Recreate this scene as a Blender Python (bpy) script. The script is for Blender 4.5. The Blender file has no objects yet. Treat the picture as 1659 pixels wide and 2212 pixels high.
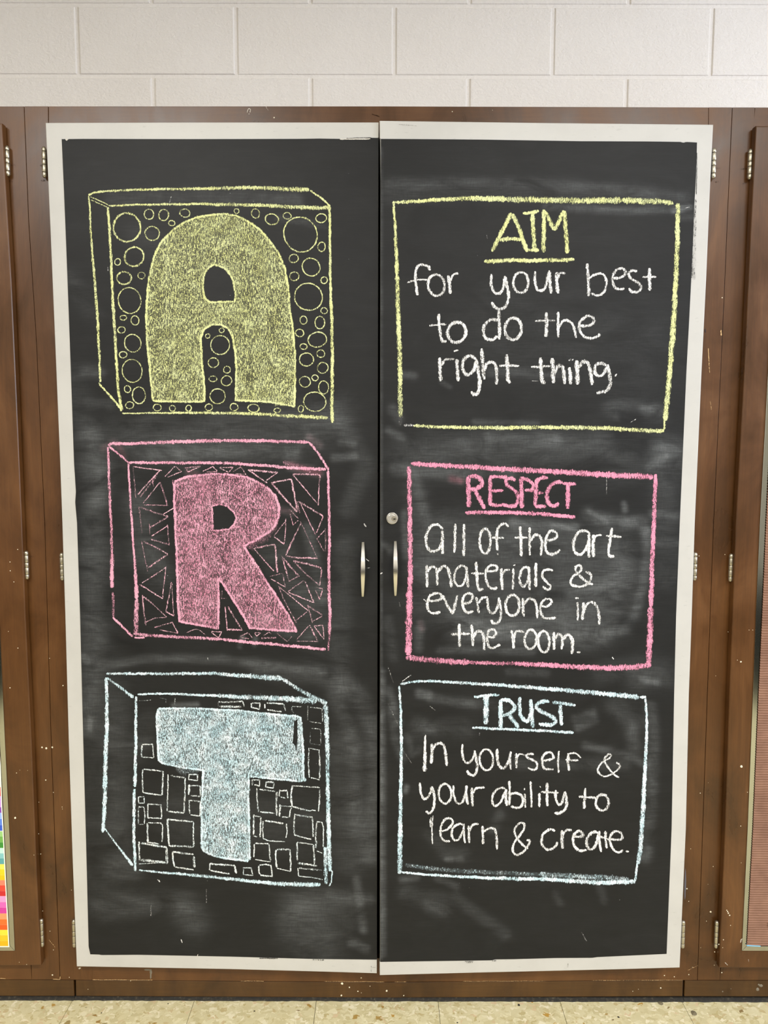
import bpy, bmesh, math, random
import numpy as np
from mathutils import Vector, Matrix
from mathutils.geometry import tessellate_polygon

random.seed(7)
# ------------------------------------------------------------------ camera
W, H, F = 1659.0, 2212.0, 1661.0
TH, ROLL = math.radians(5.45), math.radians(0.137)
CAM = Vector((0.0, -1.80, 1.40))
_f = Vector((0, math.cos(TH), -math.sin(TH)))
_u0 = Vector((0, math.sin(TH), math.cos(TH)))
_r0 = Vector((1, 0, 0))
_r = _r0 * math.cos(ROLL) + _u0 * math.sin(ROLL)
_u = _u0 * math.cos(ROLL) - _r0 * math.sin(ROLL)
cd = bpy.data.cameras.new('camera')
cd.sensor_fit = 'HORIZONTAL'; cd.sensor_width = 36.0; cd.lens = 36.0 * F / W
cam = bpy.data.objects.new('camera', cd)
bpy.context.scene.collection.objects.link(cam)
m = Matrix((( _r.x, _u.x, -_f.x, CAM.x), (_r.y, _u.y, -_f.y, CAM.y), (_r.z, _u.z, -_f.z, CAM.z), (0, 0, 0, 1)))
cam.matrix_world = m
bpy.context.scene.camera = cam
vs = bpy.context.scene.view_settings
vs.view_transform = 'Standard'; vs.look = 'None'; vs.gamma = 1.0; vs.use_curve_mapping = False
vs.exposure = 0.35

# ------------------------------------------------------------------ world and lamps
wd = bpy.data.worlds.new('world'); bpy.context.scene.world = wd; wd.use_nodes = True
wd.node_tree.nodes['Background'].inputs[0].default_value = (1, 0.98, 0.95, 1)
wd.node_tree.nodes['Background'].inputs[1].default_value = 0.3

def area(name, loc, rot, sx, sy, power, col):
    l = bpy.data.lights.new(name, 'AREA'); l.shape = 'RECTANGLE'; l.size = sx; l.size_y = sy
    l.energy = power; l.color = col
    o = bpy.data.objects.new(name, l); bpy.context.scene.collection.objects.link(o)
    o.location = loc; o.rotation_euler = rot
    return o
CEIL = 3.0
WARM = (1.0, 0.985, 0.945)
for lx, ly, pw in ((-1.3, -2.45, 64), (1.3, -2.45, 44), (-1.3, -4.9, 66), (1.3, -4.9, 52)):
    area('ceiling_lamp_light', (lx, ly, CEIL - 0.06), (0, 0, 0), 1.2, 0.6, pw, WARM)
area('window_light', (3.70, -1.9, 1.95), (0, math.radians(90), 0), 1.5, 2.2, 102, (0.77, 0.84, 1.0))

# ------------------------------------------------------------------ helpers
C = bpy.context.scene.collection
def ray(px, py):
    return _f * F + _r * (px - W / 2) - _u * (py - H / 2)
class Plane:
    """a vertical plane in the room; at(px, py) is the point of it seen at that place of the photograph"""
    def __init__(s, p, n): s.p = Vector(p); s.n = Vector(n).normalized()   # n points into the room
    def at(s, px, py, off=0.0):
        d = ray(px, py); p = s.p + s.n * off
        return CAM + d * ((p - CAM).dot(s.n) / d.dot(s.n))
def YP(y): return Plane((0, y, 0), (0, -1, 0))
FRAME = YP(0.0); SIDE = YP(-0.021); KICK = YP(0.002)
def hinged(px, dx, ajar):
    """front plane of a door hinged at pixel column px, dx = direction and width, standing ajar by some metres"""
    p = YP(-0.021).at(px, 1106); q = p + Vector((dx, -ajar, 0)); d = (q - p)
    n = Vector((d.y, -d.x, 0));  n = n if n.y < 0 else -n
    return Plane((p.x, p.y, 0), n)
LD = hinged(134, 0.74, 0.018); RD = hinged(1502, -0.74, 0.024)

def link(name, me, mat=None, parent=None, label=None, kind=None):
    o = bpy.data.objects.new(name, me); C.objects.link(o)
    if mat:
        for mm in (mat if isinstance(mat, (list, tuple)) else [mat]): me.materials.append(mm)
    if parent: o.parent = parent
    if label: o['label'] = label
    if kind: o['kind'] = kind
    return o
def thing(name, label, cat, loc=(0, 0, 0), group=None):
    o = bpy.data.objects.new(name, None); C.objects.link(o); o.location = loc; o.empty_display_size = 0.05
    o['label'] = label; o['category'] = cat
    if group: o['group'] = group
    return o
def fix(o):
    """keep world geometry while the parent sits at its own base"""
    t = Vector((0, 0, 0)); p = o.parent
    while p: t += p.location; p = p.parent
    o.location = -t if o.parent and not o.parent.parent else o.location
    return o
def bm_obj(name, bm, mat, parent=None, label=None, kind=None, smooth=False):
    bmesh.ops.recalc_face_normals(bm, faces=bm.faces)
    me = bpy.data.meshes.new(name); bm.to_mesh(me); bm.free()
    if smooth:
        for p in me.polygons: p.use_smooth = True
    o = link(name, me, mat, parent, label, kind)
    return fix(o)
def prism(pts, n, depth, bevel=0.0, seg=2):
    """a board: outline pts (world, front face), going back along -n by depth"""
    bm = bmesh.new()
    a = [bm.verts.new(p) for p in pts]; b = [bm.verts.new(Vector(p) - n * depth) for p in pts]
    k = len(pts); bm.faces.new(a); bm.faces.new(b[::-1])
    for i in range(k): bm.faces.new((a[i], b[i], b[(i + 1) % k], a[(i + 1) % k]))
    bmesh.ops.recalc_face_normals(bm, faces=bm.faces)
    if bevel:
        fe = [e for e in bm.edges if e.verts[0] in a and e.verts[1] in a]
        bmesh.ops.bevel(bm, geom=fe, offset=bevel, segments=seg, affect='EDGES', profile=0.5, clamp_overlap=True)
    return bm
def slab(name, px, plane, depth, mat, parent=None, bevel=0.0008, off=0.0, label=None, kind=None):
    pts = [plane.at(x, y, off) for x, y in px]
    return bm_obj(name, prism(pts, plane.n, depth, bevel), mat, parent, label, kind)
def boxbm(x0, x1, y0, y1, z0, z1, bevel=0.0, bm=None):
    bm = bm or bmesh.new()
    r = bmesh.ops.create_cube(bm, size=1.0)
    for v in r['verts']:
        v.co = Vector(((x0 + x1) / 2 + v.co.x * (x1 - x0), (y0 + y1) / 2 + v.co.y * (y1 - y0), (z0 + z1) / 2 + v.co.z * (z1 - z0)))
    if bevel:
        es = set(e for v in r['verts'] for e in v.link_edges)
        bmesh.ops.bevel(bm, geom=list(es), offset=bevel, segments=2, affect='EDGES', profile=0.5)
    return bm

# ------------------------------------------------------------------ materials
def srgb(r, g, b):
    f = lambda c: ((c / 255) / 12.92 if c / 255 <= 0.04045 else ((c / 255 + 0.055) / 1.055) ** 2.4)
    return (f(r), f(g), f(b), 1)
class NT:
    def __init__(s, name):
        s.m = bpy.data.materials.new(name); s.m.use_nodes = True; s.t = s.m.node_tree; s.n = s.t.nodes
        s.b = s.n['Principled BSDF']; s.out = s.n['Material Output']
    def add(s, typ, **kw):
        nd = s.n.new(typ)
        for k, v in kw.items(): setattr(nd, k, v)
        return nd
    def l(s, a, b): s.t.links.new(a, b)
    def pos(s, sc=(1, 1, 1)):
        g = s.add('ShaderNodeNewGeometry'); mp = s.add('ShaderNodeMapping'); mp.inputs['Scale'].default_value = sc
        s.l(g.outputs['Position'], mp.inputs['Vector']); return mp.outputs[0]
    def noise(s, sc=(1, 1, 1), scale=1.0, detail=2, rough=0.5, dist=0.0):
        nz = s.add('ShaderNodeTexNoise'); s.l(s.pos(sc), nz.inputs['Vector'])
        nz.inputs['Scale'].default_value = scale; nz.inputs['Detail'].default_value = detail
        nz.inputs['Roughness'].default_value = rough; nz.inputs['Distortion'].default_value = dist
        return nz.outputs['Fac']
    def ramp(s, fac, stops):
        r = s.add('ShaderNodeValToRGB'); s.l(fac, r.inputs[0]); e = r.color_ramp.elements
        while len(e) < len(stops): e.new(0.5)
        for i, (p, c) in enumerate(stops): e[i].position = p; e[i].color = c
        return r.outputs[0]
    def math(s, op, a, b=None, c=None, clamp=False):
        nd = s.add('ShaderNodeMath', operation=op); nd.use_clamp = clamp
        for i, v in enumerate((a, b, c)):
            if v is None: continue
            if isinstance(v, (int, float)): nd.inputs[i].default_value = v
            else: s.l(v, nd.inputs[i])
        return nd.outputs[0]
    def mix(s, fac, a, b, typ='MIX'):
        nd = s.add('ShaderNodeMix', data_type='RGBA', blend_type=typ)
        for i, v in ((0, fac), (6, a), (7, b)):
            if isinstance(v, (int, float)): nd.inputs[i].default_value = v
            elif isinstance(v, tuple): nd.inputs[i].default_value = v
            else: s.l(v, nd.inputs[i])
        return nd.outputs[2]
    def bump(s, h, st=0.3, dist=0.001):
        b = s.add('ShaderNodeBump'); b.inputs['Strength'].default_value = st; b.inputs['Distance'].default_value = dist
        s.l(h, b.inputs['Height']); s.l(b.outputs[0], s.b.inputs['Normal'])
    def col(s, v):
        if isinstance(v, tuple): s.b.inputs['Base Color'].default_value = v
        else: s.l(v, s.b.inputs['Base Color'])
    def rough(s, v): s.b.inputs['Roughness'].default_value = v
    def spec(s, v): s.b.inputs['Specular IOR Level'].default_value = v

def simple(name, col, rough=0.5, metal=0.0, spec=0.5):
    n = NT(name); n.col(col); n.rough(rough); n.spec(spec); n.b.inputs['Metallic'].default_value = metal; return n.m

def wood(name, horiz=False, base=(84, 52, 23), dark=(61, 37, 14), light=(104, 68, 34)):
    n = NT(name)
    g = n.noise((8, 8, 220) if horiz else (220, 8, 8), 1.0, 4, 0.6)
    bl = n.noise((2.6, 2.6, 1.2), 3.0, 5, 0.6, 0.8)
    fine = n.noise((30, 30, 900) if horiz else (900, 30, 30), 1.0, 2, 0.5)
    c = n.ramp(bl, [(0.28, srgb(*dark)), (0.5, srgb(*base)), (0.74, srgb(*light))])
    k = n.math('MULTIPLY_ADD', g, 0.55, 0.72)
    k2 = n.math('MULTIPLY_ADD', fine, 0.22, 0.89)
    kk = n.math('MULTIPLY', k, k2)
    cc = n.add('ShaderNodeCombineColor'); [n.l(kk, cc.inputs[i]) for i in range(3)]
    n.col(n.mix(1.0, c, cc.outputs[0], 'MULTIPLY'))
    rr = n.math('MULTIPLY_ADD', bl, 0.3, 0.17); n.l(rr, n.b.inputs['Roughness']); n.spec(0.42)
    n.bump(fine, 0.06, 0.0006)
    return n.m
WOOD = wood('stained_birch'); WOODH = wood('stained_birch_rail', True)
WOODK = wood('stained_birch_base', True, (70, 45, 17), (48, 29, 9), (86, 58, 25))
DARK = simple('dark_gap', srgb(10, 8, 7), 0.9, spec=0.1)
INNER = simple('cabinet_interior', srgb(52, 36, 24), 0.8, spec=0.2)

def whitepaint():
    n = NT('white_door_paint')
    a = n.noise((1, 1, 1), 7, 4, 0.6); b = n.noise((50, 50, 200), 1, 3, 0.6)
    c = n.ramp(a, [(0.25, srgb(183, 181, 176)), (0.5, srgb(190, 188, 183)), (0.8, srgb(195, 193, 188))])
    s = n.ramp(b, [(0.24, srgb(236, 236, 236)), (0.36, (1, 1, 1, 1))])
    n.col(n.mix(1.0, c, s, 'MULTIPLY')); n.rough(0.42); n.bump(b, 0.05, 0.0008); return n.m
WHITE = whitepaint()

def chalkboard():
    n = NT('chalkboard_paint')
    at = n.add('ShaderNodeAttribute', attribute_name='dust')
    sep = n.add('ShaderNodeSeparateColor'); n.l(at.outputs['Color'], sep.inputs[0])
    wipe = n.noise((9, 9, 170), 1.0, 6, 0.72, 2.0)       # wiping streaks
    tooth = n.noise((680, 680, 60), 1.0, 3, 0.65)          # vertical grain of the board
    cloud = n.noise((1, 1, 2.2), 7.0, 5, 0.62, 1.0)
    w = n.math('MULTIPLY_ADD', n.math('SUBTRACT', wipe, 0.5), 2.2, 0.82, clamp=False); w = n.math('MAXIMUM', w, 0.05)
    t = n.math('MAXIMUM', n.math('MULTIPLY_ADD', n.math('SUBTRACT', tooth, 0.5), 1.2, 1.0), 0.1)
    c = n.math('MAXIMUM', n.math('MULTIPLY_ADD', n.math('SUBTRACT', cloud, 0.5), 3.0, 0.75), 0.08)
    d = n.math('MULTIPLY', n.math('MULTIPLY', sep.outputs[0], w), n.math('MULTIPLY', t, c))
    base_d = n.math('MULTIPLY', n.math('MULTIPLY', w, c), 0.008)
    d = n.math('ADD', d, base_d, clamp=True)
    # specks of chalk
    vo = n.add('ShaderNodeTexVoronoi'); vo.inputs['Scale'].default_value = 38; n.l(n.pos(), vo.inputs['Vector'])
    vs_ = n.add('ShaderNodeSeparateColor'); n.l(vo.outputs['Color'], vs_.inputs[0])
    sp = n.math('MULTIPLY', n.math('LESS_THAN', vo.outputs['Distance'], n.math('MULTIPLY', vs_.outputs[1], 0.035)), n.math('GREATER_THAN', vs_.outputs[0], 0.80))
    d = n.math('ADD', d, n.math('MULTIPLY', sp, 0.35), clamp=True)
    tint = n.mix(sep.outputs[1], srgb(205, 210, 212), srgb(235, 150, 170))
    base = n.mix(n.math('MULTIPLY', sep.outputs[2], 0.7, clamp=True), srgb(27, 27, 27), srgb(15, 15, 15))
    n.col(n.mix(d, base, tint)); n.rough(0.46); n.spec(0.19)
    n.bump(tooth, 0.08, 0.0006); return n.m
BOARD = chalkboard()

def chalk(name, col, col2=None, seed=0.0):
    n = NT(name)
    at = n.add('ShaderNodeAttribute', attribute_name='cov')
    uv = n.add('ShaderNodeUVMap'); su = n.add('ShaderNodeSeparateXYZ'); n.l(uv.outputs[0], su.inputs[0])
    v = n.math('ABSOLUTE', n.math('MULTIPLY_ADD', su.outputs[1], 2.0, -1.0))
    edge = n.math('SUBTRACT', 1.0, n.math('MULTIPLY', n.math('POWER', v, 3.0), 0.80))
    n1 = n.noise((720, 720, 130), 1.0, 3, 0.65)
    n2 = n.noise((1, 1, 1), 34.0, 3, 0.6)
    n3 = n.noise((560, 560, 430), 1.0, 2, 0.6)
    nn = n.math('ADD', n.math('MULTIPLY', n1, 0.62), n.math('MULTIPLY', n3, 0.38))
    cov = n.math('MULTIPLY', at.outputs['Fac'], edge)
    cov = n.math('ADD', cov, n.math('MULTIPLY', n.math('SUBTRACT', n2, 0.5), 0.5))
    th = n.math('MULTIPLY_ADD', cov, -0.26, 0.655)
    a = n.math('MULTIPLY_ADD', n.math('SUBTRACT', nn, th), 13.0, 0.5, clamp=True)
    a = n.math('MULTIPLY', a, 0.88)
    film = n.math('MULTIPLY', cov, 0.17, clamp=True)      # chalk dust between the grains
    a = n.math('MAXIMUM', a, film)
    n.col(col if col2 is None else n.mix(n.math('MULTIPLY_ADD', n2, 3.0, -1.0, clamp=True), col, col2))
    n.rough(0.95); n.spec(0.1)
    tr = n.add('ShaderNodeBsdfTransparent'); mx = n.add('ShaderNodeMixShader')
    n.l(a, mx.inputs[0]); n.l(tr.outputs[0], mx.inputs[1]); n.l(n.b.outputs[0], mx.inputs[2]); n.l(mx.outputs[0], n.out.inputs[0])
    return n.m
YEL = chalk('yellow_chalk', srgb(236, 238, 164), srgb(226, 231, 176))
PINK = chalk('pink_chalk', srgb(240, 165, 190), srgb(236, 178, 198))
PINK2 = chalk('faint_pink_chalk', srgb(240, 200, 210), srgb(242, 180, 198))
HOT = chalk('deep_pink_chalk', srgb(238, 150, 180), srgb(240, 160, 186))
BLUE = chalk('pale_blue_chalk', srgb(208, 240, 250), srgb(232, 244, 250))
WCH = chalk('white_chalk', srgb(250, 248, 244), srgb(240, 238, 236))
BLW = chalk('bluish_white_chalk', srgb(230, 244, 248), srgb(240, 242, 238))
BLACKP = simple('black_paint_streak', srgb(47, 46, 43), 0.6)

def blockpaint():
    n = NT('painted_block')
    big = n.noise((1, 1, 1), 2.2, 3, 0.5)
    # coarse face of the blocks, pits and grains under thick paint
    a = n.noise((1, 1, 1.5), 105, 4, 0.62, 0.5); b = n.noise((1, 1, 1), 28, 3, 0.6)
    h = n.math('ADD', a, n.math('MULTIPLY', b, 0.7))
    n.col(n.ramp(big, [(0.3, srgb(239, 233, 225)), (0.7, srgb(245, 240, 234))])); n.rough(0.36); n.spec(0.5)
    n.bump(h, 0.55, 0.004); return n.m
BLOCK = blockpaint()

def vct():
    n = NT('vinyl_tile')
    out = None
    def flecks(scale, sx, thr, stops, off):
        vo = n.add('ShaderNodeTexVoronoi'); vo.inputs['Scale'].default_value = scale; vo.inputs['Randomness'].default_value = 1
        mp = n.add('ShaderNodeMapping'); mp.inputs['Scale'].default_value = (sx, 1, 1); mp.inputs['Location'].default_value = (off, off, 0)
        g = n.add('ShaderNodeNewGeometry'); nz = n.add('ShaderNodeTexNoise'); nz.inputs['Scale'].default_value = 60
        n.l(g.outputs['Position'], nz.inputs['Vector'])
        va = n.add('ShaderNodeVectorMath', operation='MULTIPLY_ADD'); n.l(nz.outputs['Color'], va.inputs[0]); va.inputs[1].default_value = (0.03, 0.03, 0); n.l(g.outputs['Position'], va.inputs[2])
        n.l(va.outputs[0], mp.inputs['Vector']); n.l(mp.outputs[0], vo.inputs['Vector'])
        s = n.add('ShaderNodeSeparateColor'); n.l(vo.outputs['Color'], s.inputs[0])
        return n.math('GREATER_THAN', s.outputs[0], thr), n.ramp(s.outputs[1], stops)
    base = n.ramp(n.noise((1, 1, 1), 12, 3, 0.6), [(0.3, srgb(202, 190, 146)), (0.7, srgb(216, 206, 166))])
    m1, c1 = flecks(95, 0.8, 0.45, [(0.0, srgb(222, 212, 172)), (0.5, srgb(206, 194, 150)), (1.0, srgb(194, 182, 138))], 0)
    c = n.mix(m1, base, c1)
    m2, c2 = flecks(150, 0.8, 0.66, [(0.0, srgb(232, 222, 190)), (0.55, srgb(212, 202, 160)), (0.85, srgb(186, 170, 120)), (1.0, srgb(214, 190, 152))], 3.3)
    c = n.mix(m2, c, c2)
    m3, c3 = flecks(120, 0.8, 0.988, [(0.0, srgb(150, 135, 90)), (0.5, srgb(190, 145, 60)), (1.0, srgb(120, 108, 80))], 7.1)
    c = n.mix(m3, c, c3)
    n.col(c); n.rough(0.38); return n.m
VCT = vct()
METAL = simple('satin_nickel', srgb(206, 204, 198), 0.24, 1.0)
HINGE = simple('worn_steel', srgb(186, 179, 160), 0.33, 0.9)
ALU = simple('polished_aluminium', srgb(178, 180, 172), 0.14, 1.0)
SPECK = simple('cream_paint_drip', srgb(232, 222, 196), 0.6)
GREYP = simple('grey_paint_drip', srgb(120, 112, 98), 0.6)
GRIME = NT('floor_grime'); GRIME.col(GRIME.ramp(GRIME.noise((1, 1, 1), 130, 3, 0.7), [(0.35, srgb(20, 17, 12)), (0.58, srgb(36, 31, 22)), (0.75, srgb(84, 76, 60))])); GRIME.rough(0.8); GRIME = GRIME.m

# ------------------------------------------------------------------ room shell
WALL_Y = 0.58
def setting(name, bm, mat): return bm_obj(name, bm, mat, None, None, 'structure')
setting('floor', boxbm(-3.8, 3.8, -6.2, 0.75, -0.12, -0.003), DARK)
fl = bpy.data.objects['floor']
wall = setting('wall_back', boxbm(-3.8, 3.8, WALL_Y + 0.0034, 0.78, -0.003, CEIL), BLOCK)
PLAIN = simple('cream_wall_paint', srgb(214, 208, 196), 0.7)
CEILM = simple('white_ceiling', srgb(225, 222, 214), 0.8)
setting('ceiling', boxbm(-3.8, 3.8, -6.2, 0.75, CEIL, CEIL + 0.1), CEILM)
setting('wall_left', boxbm(-3.9, -3.8, -6.2, 0.75, -0.003, CEIL), PLAIN)
setting('wall_front', boxbm(-3.9, 3.9, -6.3, -6.2, -0.003, CEIL), PLAIN)
# right wall with a window opening
wr = boxbm(3.8, 3.9, -6.2, -3.05, -0.003, CEIL)
boxbm(3.8, 3.9, -0.75, 0.75, -0.003, CEIL, bm=wr); boxbm(3.8, 3.9, -3.05, -0.75, -0.003, 1.15, bm=wr); boxbm(3.8, 3.9, -3.05, -0.75, 2.75, CEIL, bm=wr)
setting('wall_right', wr, PLAIN)
wf = boxbm(3.78, 3.84, -3.05, -3.0, 1.15, 2.75); boxbm(3.78, 3.84, -0.8, -0.75, 1.15, 2.75, bm=wf)
boxbm(3.78, 3.84, -3.0, -0.8, 1.15, 1.2, bm=wf); boxbm(3.78, 3.84, -3.0, -0.8, 2.7, 2.75, bm=wf); boxbm(3.79, 3.83, -1.92, -1.88, 1.2, 2.7, bm=wf)
setting('window_1', wf, ALU)

# concrete blocks (each its own piece of the wall): courses above the cabinets
WP = YP(WALL_Y)
zb = WP.at(829, 165).z; zt = WP.at(829, 11.5).z; CH = zb - zt; CH = abs(CH)
bw = (WP.at(1537, 90).x - WP.at(167, 90).x) / 4
x_a = WP.at(167, 90).x; x_b = WP.at(331, 200).x
MORT = 0.010
def block_mesh(w):
    bm = boxbm(-w / 2, w / 2, -0.0, 0.05, -CH / 2 + MORT / 2, CH / 2 - MORT / 2)
    fe = [e for e in bm.edges if all(v.co.y < 0.01 for v in e.verts)]
    bmesh.ops.bevel(bm, geom=fe, offset=0.0035, segments=3, affect='EDGES', profile=0.5)
    bmesh.ops.recalc_face_normals(bm, faces=bm.faces)
    me = bpy.data.meshes.new('concrete_block'); bm.to_mesh(me); bm.free(); me.materials.append(BLOCK); return me
bmesh_full = block_mesh(bw - MORT)
row = 0
z = zb - CH
while z < CEIL - 0.01:
    base = x_a if row % 2 == 1 else x_b
    if row >= 2: base = x_b if row % 2 == 0 else x_a
    for k in range(-4, 5):
        xc = base + (k + 2) * bw + bw / 2 - bw
        if abs(xc) > 1.95: continue
        if z + CH > CEIL + 0.001: continue
        b = bpy.data.objects.new('concrete_block', bmesh_full); C.objects.link(b); b.parent = wall
        b.location = (xc, WALL_Y + random.uniform(-0.0006, 0.0006), z + CH / 2)
        b.rotation_euler = (random.uniform(-.0012, .0012), 0, random.uniform(-.0012, .0012))
    z += CH; row += 1

# floor tiles, each its own piece
TS = 0.3048
fx = CAM + ray(157, 2160) * ((0 - CAM.z) / ray(157, 2160).z)
fy = CAM + ray(829, 2160) * ((0 - CAM.z) / ray(829, 2160).z)
tm = boxbm(-TS / 2 + .0005, TS / 2 - .0005, -TS / 2 + .0005, TS / 2 - .0005, -0.003, 0.0, 0.0003)
me = bpy.data.meshes.new('floor_tile'); tm.to_mesh(me); tm.free(); me.materials.append(VCT)
for i in range(-4, 9):
    for j in range(0, 8):
        t = bpy.data.objects.new('floor_tile', me); C.objects.link(t); t.parent = fl
        t.location = (fx.x + (i + .5) * TS, 0.10 - (j + .5) * TS, random.uniform(-.0002, .0002))
FLOOR_EDGE = fy.y

# ------------------------------------------------------------------ cabinets
def interp(pl, y):
    for (x0, y0), (x1, y1) in zip(pl, pl[1:]):
        if (y0 <= y <= y1): return x0 + (x1 - x0) * (y - y0) / (y1 - y0)
    return pl[0][0] if y < pl[0][1] else pl[-1][0]
SEAM_L = [(52, 229), (62, 480), (78.5, 735), (96.5, 1130), (110.5, 1600), (129.5, 2116)]
SEAM_R = [(1582, 231), (1573.5, 420), (1566, 600), (1557, 800), (1541.5, 1130), (1534, 1330), (1527, 1530), (1518, 1790), (1506.5, 2117)]
def between(pl, y0, y1, dx=0):
    pts = [(interp(pl, y0) + dx, y0)] + [(x + dx, y) for x, y in pl if y0 < y < y1] + [(interp(pl, y1) + dx, y1)]
    return pts
G = 0.55   # half a joint, in photo pixels
cab = thing('storage_cabinet', 'tall brown wooden cabinet with two white-edged chalkboard doors, middle one of the row', 'cabinet', (0, 0.28, 0), 'row of tall brown cabinets')
cabL = thing('storage_cabinet', 'brown wooden cabinet left of the chalkboard doors, colour chart on its framed door', 'cabinet', (-1.3, 0.28, 0), 'row of tall brown cabinets')
cabR = thing('storage_cabinet', 'brown wooden cabinet right of the chalkboard doors, framed ribbed brown card on its door', 'cabinet', (1.3, 0.28, 0), 'row of tall brown cabinets')
XL, XR = -1.62, 1.62                                  # outer ends of the side cabinets
def world_slab(name, pts, depth, mat, parent, bevel=0.0003, y=0.0):
    return bm_obj(name, prism([Vector((x, y, z)) for x, z in pts], Vector((0, -1, 0)), depth, bevel), mat, parent)
# centre frame
slab('stile', between(SEAM_L, 229.6, 2116, G) + [(200, 2117), (200, 2060), (180, 1500), (150, 700), (104.2, 300), (103.7, 229.5)], FRAME, 0.02, WOOD, cab, 0.0003)
slab('stile', [(1531.3, 231.8)] + between(SEAM_R, 231.9, 2117, -G) + [(1440, 2117.8), (1440, 2060), (1470, 1400), (1500, 700), (1530.6, 300)], FRAME, 0.02, WOOD, cab, 0.0003)
slab('top_rail', [(104.8, 229.5), (830, 229.5), (1530.6, 231.8), (1530, 300), (830, 300), (105, 300)], FRAME, 0.02, WOODH, cab)
slab('bottom_rail', [(200.1, 2070), (1439.9, 2070), (1439.9, 2117.4), (830, 2121), (200.1, 2117)], FRAME, 0.02, WOODH, cab, 0.0002)
# sides
def mpx(p): return [(x, y) for x, y in p]
sl = between(SEAM_L, 229.8, 2116, -G)
pL = [FRAME.at(x, y) for x, y in sl]
zt_ = pL[0].z; zb_ = pL[-1].z
bm = prism([Vector((XL, 0, zt_))] + pL + [Vector((XL, 0, zb_))], Vector((0, -1, 0)), 0.02, 0.0008)
st = []
p0 = FRAME.at(0, 300).x
# left cabinet: stile by the seam, rails, outer stile
pc = [FRAME.at(x - 60, y) for x, y in sl]
bm_obj('stile', prism(pL + pc[::-1], Vector((0, -1, 0)), 0.02, 0.0004), WOOD, cabL); bm.free()
zi, zj = FRAME.at(0, 300).z, FRAME.at(0, 2060).z
world_slab('top_rail', [(XL + .06, zt_), (pc[0].x - .001, zt_), (pc[0].x + .003, zi), (XL + .06, zi)], 0.02, WOODH, cabL)
world_slab('bottom_rail', [(XL + .06, zj), (pc[-1].x - .0024, zj), (pc[-1].x - .0002, zb_), (XL + .06, zb_)], 0.02, WOODH, cabL)
world_slab('stile', [(XL, zt_), (XL + .059, zt_), (XL + .059, zb_), (XL, zb_)], 0.02, WOOD, cabL)
sr = between(SEAM_R, 231.9, 2117, G)
pR = [FRAME.at(x, y) for x, y in sr]; pd = [FRAME.at(x + 48, y) for x, y in sr]
zt2 = pR[0].z; zb2 = pR[-1].z; zi, zj = FRAME.at(1659, 300).z, FRAME.at(1659, 2060).z
bm_obj('stile', prism(pR + pd[::-1], Vector((0, -1, 0)), 0.02, 0.0004), WOOD, cabR)
world_slab('top_rail', [(pd[0].x + .001, zt2), (XR - .06, zt2), (XR - .06, zi), (pd[0].x - .003, zi)], 0.02, WOODH, cabR)
world_slab('bottom_rail', [(pd[-1].x + .0024, zj), (XR - .06, zj), (XR - .06, zb2), (pd[-1].x + .0002, zb2)], 0.02, WOODH, cabR)
world_slab('stile', [(XR - .059, zt2), (XR, zt2), (XR, zb2), (XR - .059, zb2)], 0.02, WOOD, cabR)
# toe kicks, tight under the rails; a dark grimy strip seals them to the floor
def kick(par, top, bot):
    slab('toe_kick', top + bot[::-1], KICK, 0.018, WOODK, par, 0.0015)
kick(cab, [(163.3, 2117.2), (830, 2122.2), (1475.6, 2117.6)], [(164, 2152), (830, 2155.5), (1474.5, 2152.5)])
def world_kick(par, xa, xb, z1, z0):
    bm_obj('toe_kick', boxbm(min(xa, xb), max(xa, xb), 0.002, 0.02, z0, z1, 0.0012), WOODK, par)
kz1, kz0 = KICK.at(160, 2117.0).z, KICK.at(160, 2152).z
world_kick(cabL, XL, KICK.at(159.6, 2130).x, kz1, kz0)
kz1r = KICK.at(1480, 2117.8).z
world_kick(cabR, KICK.at(1479, 2130).x, XR, kz1r, KICK.at(1480, 2152.5).z)
def seal(par, xa, xb, z1):
    bm = bmesh.new(); n = int((xb - xa) / 0.012); rnd = random.Random(int(xa * 100) + 50)
    vs_ = []
    for i in range(n + 1):
        x = xa + (xb - xa) * i / n; j = rnd.uniform(-.0007, .0007); k = rnd.uniform(0, .0006)
        vs_.append([bm.verts.new((x, y, zz)) for y, zz in ((0.019, z1), (0.003 + k, z1 - .0015), (-0.001 + j, .0035 + k), (-0.0035 + j * 1.6, 0.0003), (0.019, 0.0003))])
    for a, b in zip(vs_, vs_[1:]):
        for q in range(4): bm.faces.new((a[q], b[q], b[q + 1], a[q + 1]))
    bm_obj('base_seal', bm, GRIME, par, 'dark grimy strip along the floor')
xk0, xk1 = KICK.at(161, 2130).x, KICK.at(1477, 2130).x
seal(cab, xk0, xk1, kz0); seal(cabL, XL, xk0 - .001, kz0); seal(cabR, xk1 + .001, XR, kz0)
# carcasses
def carcass(par, x0, x1, zt):
    D = 0.575
    bm_obj('side_panel', boxbm(x0 + .001, x0 + .019, 0.0205, D, 0.0, zt, .0008), WOOD, par)
    bm_obj('side_panel', boxbm(x1 - .019, x1 - .001, 0.0205, D, 0.0, zt, .0008), WOOD, par)
    bm_obj('top_panel', boxbm(x0 + .0195, x1 - .0195, 0.0205, D, zt - .018, zt, .0008), WOOD, par)
    bm_obj('back_panel', boxbm(x0 + .0195, x1 - .0195, D - .008, D, 0.0, zt - .0185), INNER, par)
    bm_obj('bottom_panel', boxbm(x0 + .0195, x1 - .0195, 0.0205, D - .0085, 0.06, 0.078), INNER, par)
    for z in (.5, .9, 1.3, 1.7): bm_obj('shelf', boxbm(x0 + .02, x1 - .02, 0.06, D - .009, z, z + .018), INNER, par)
xs0, xs1 = FRAME.at(96.5, 1130).x, FRAME.at(1541.5, 1130).x
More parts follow.
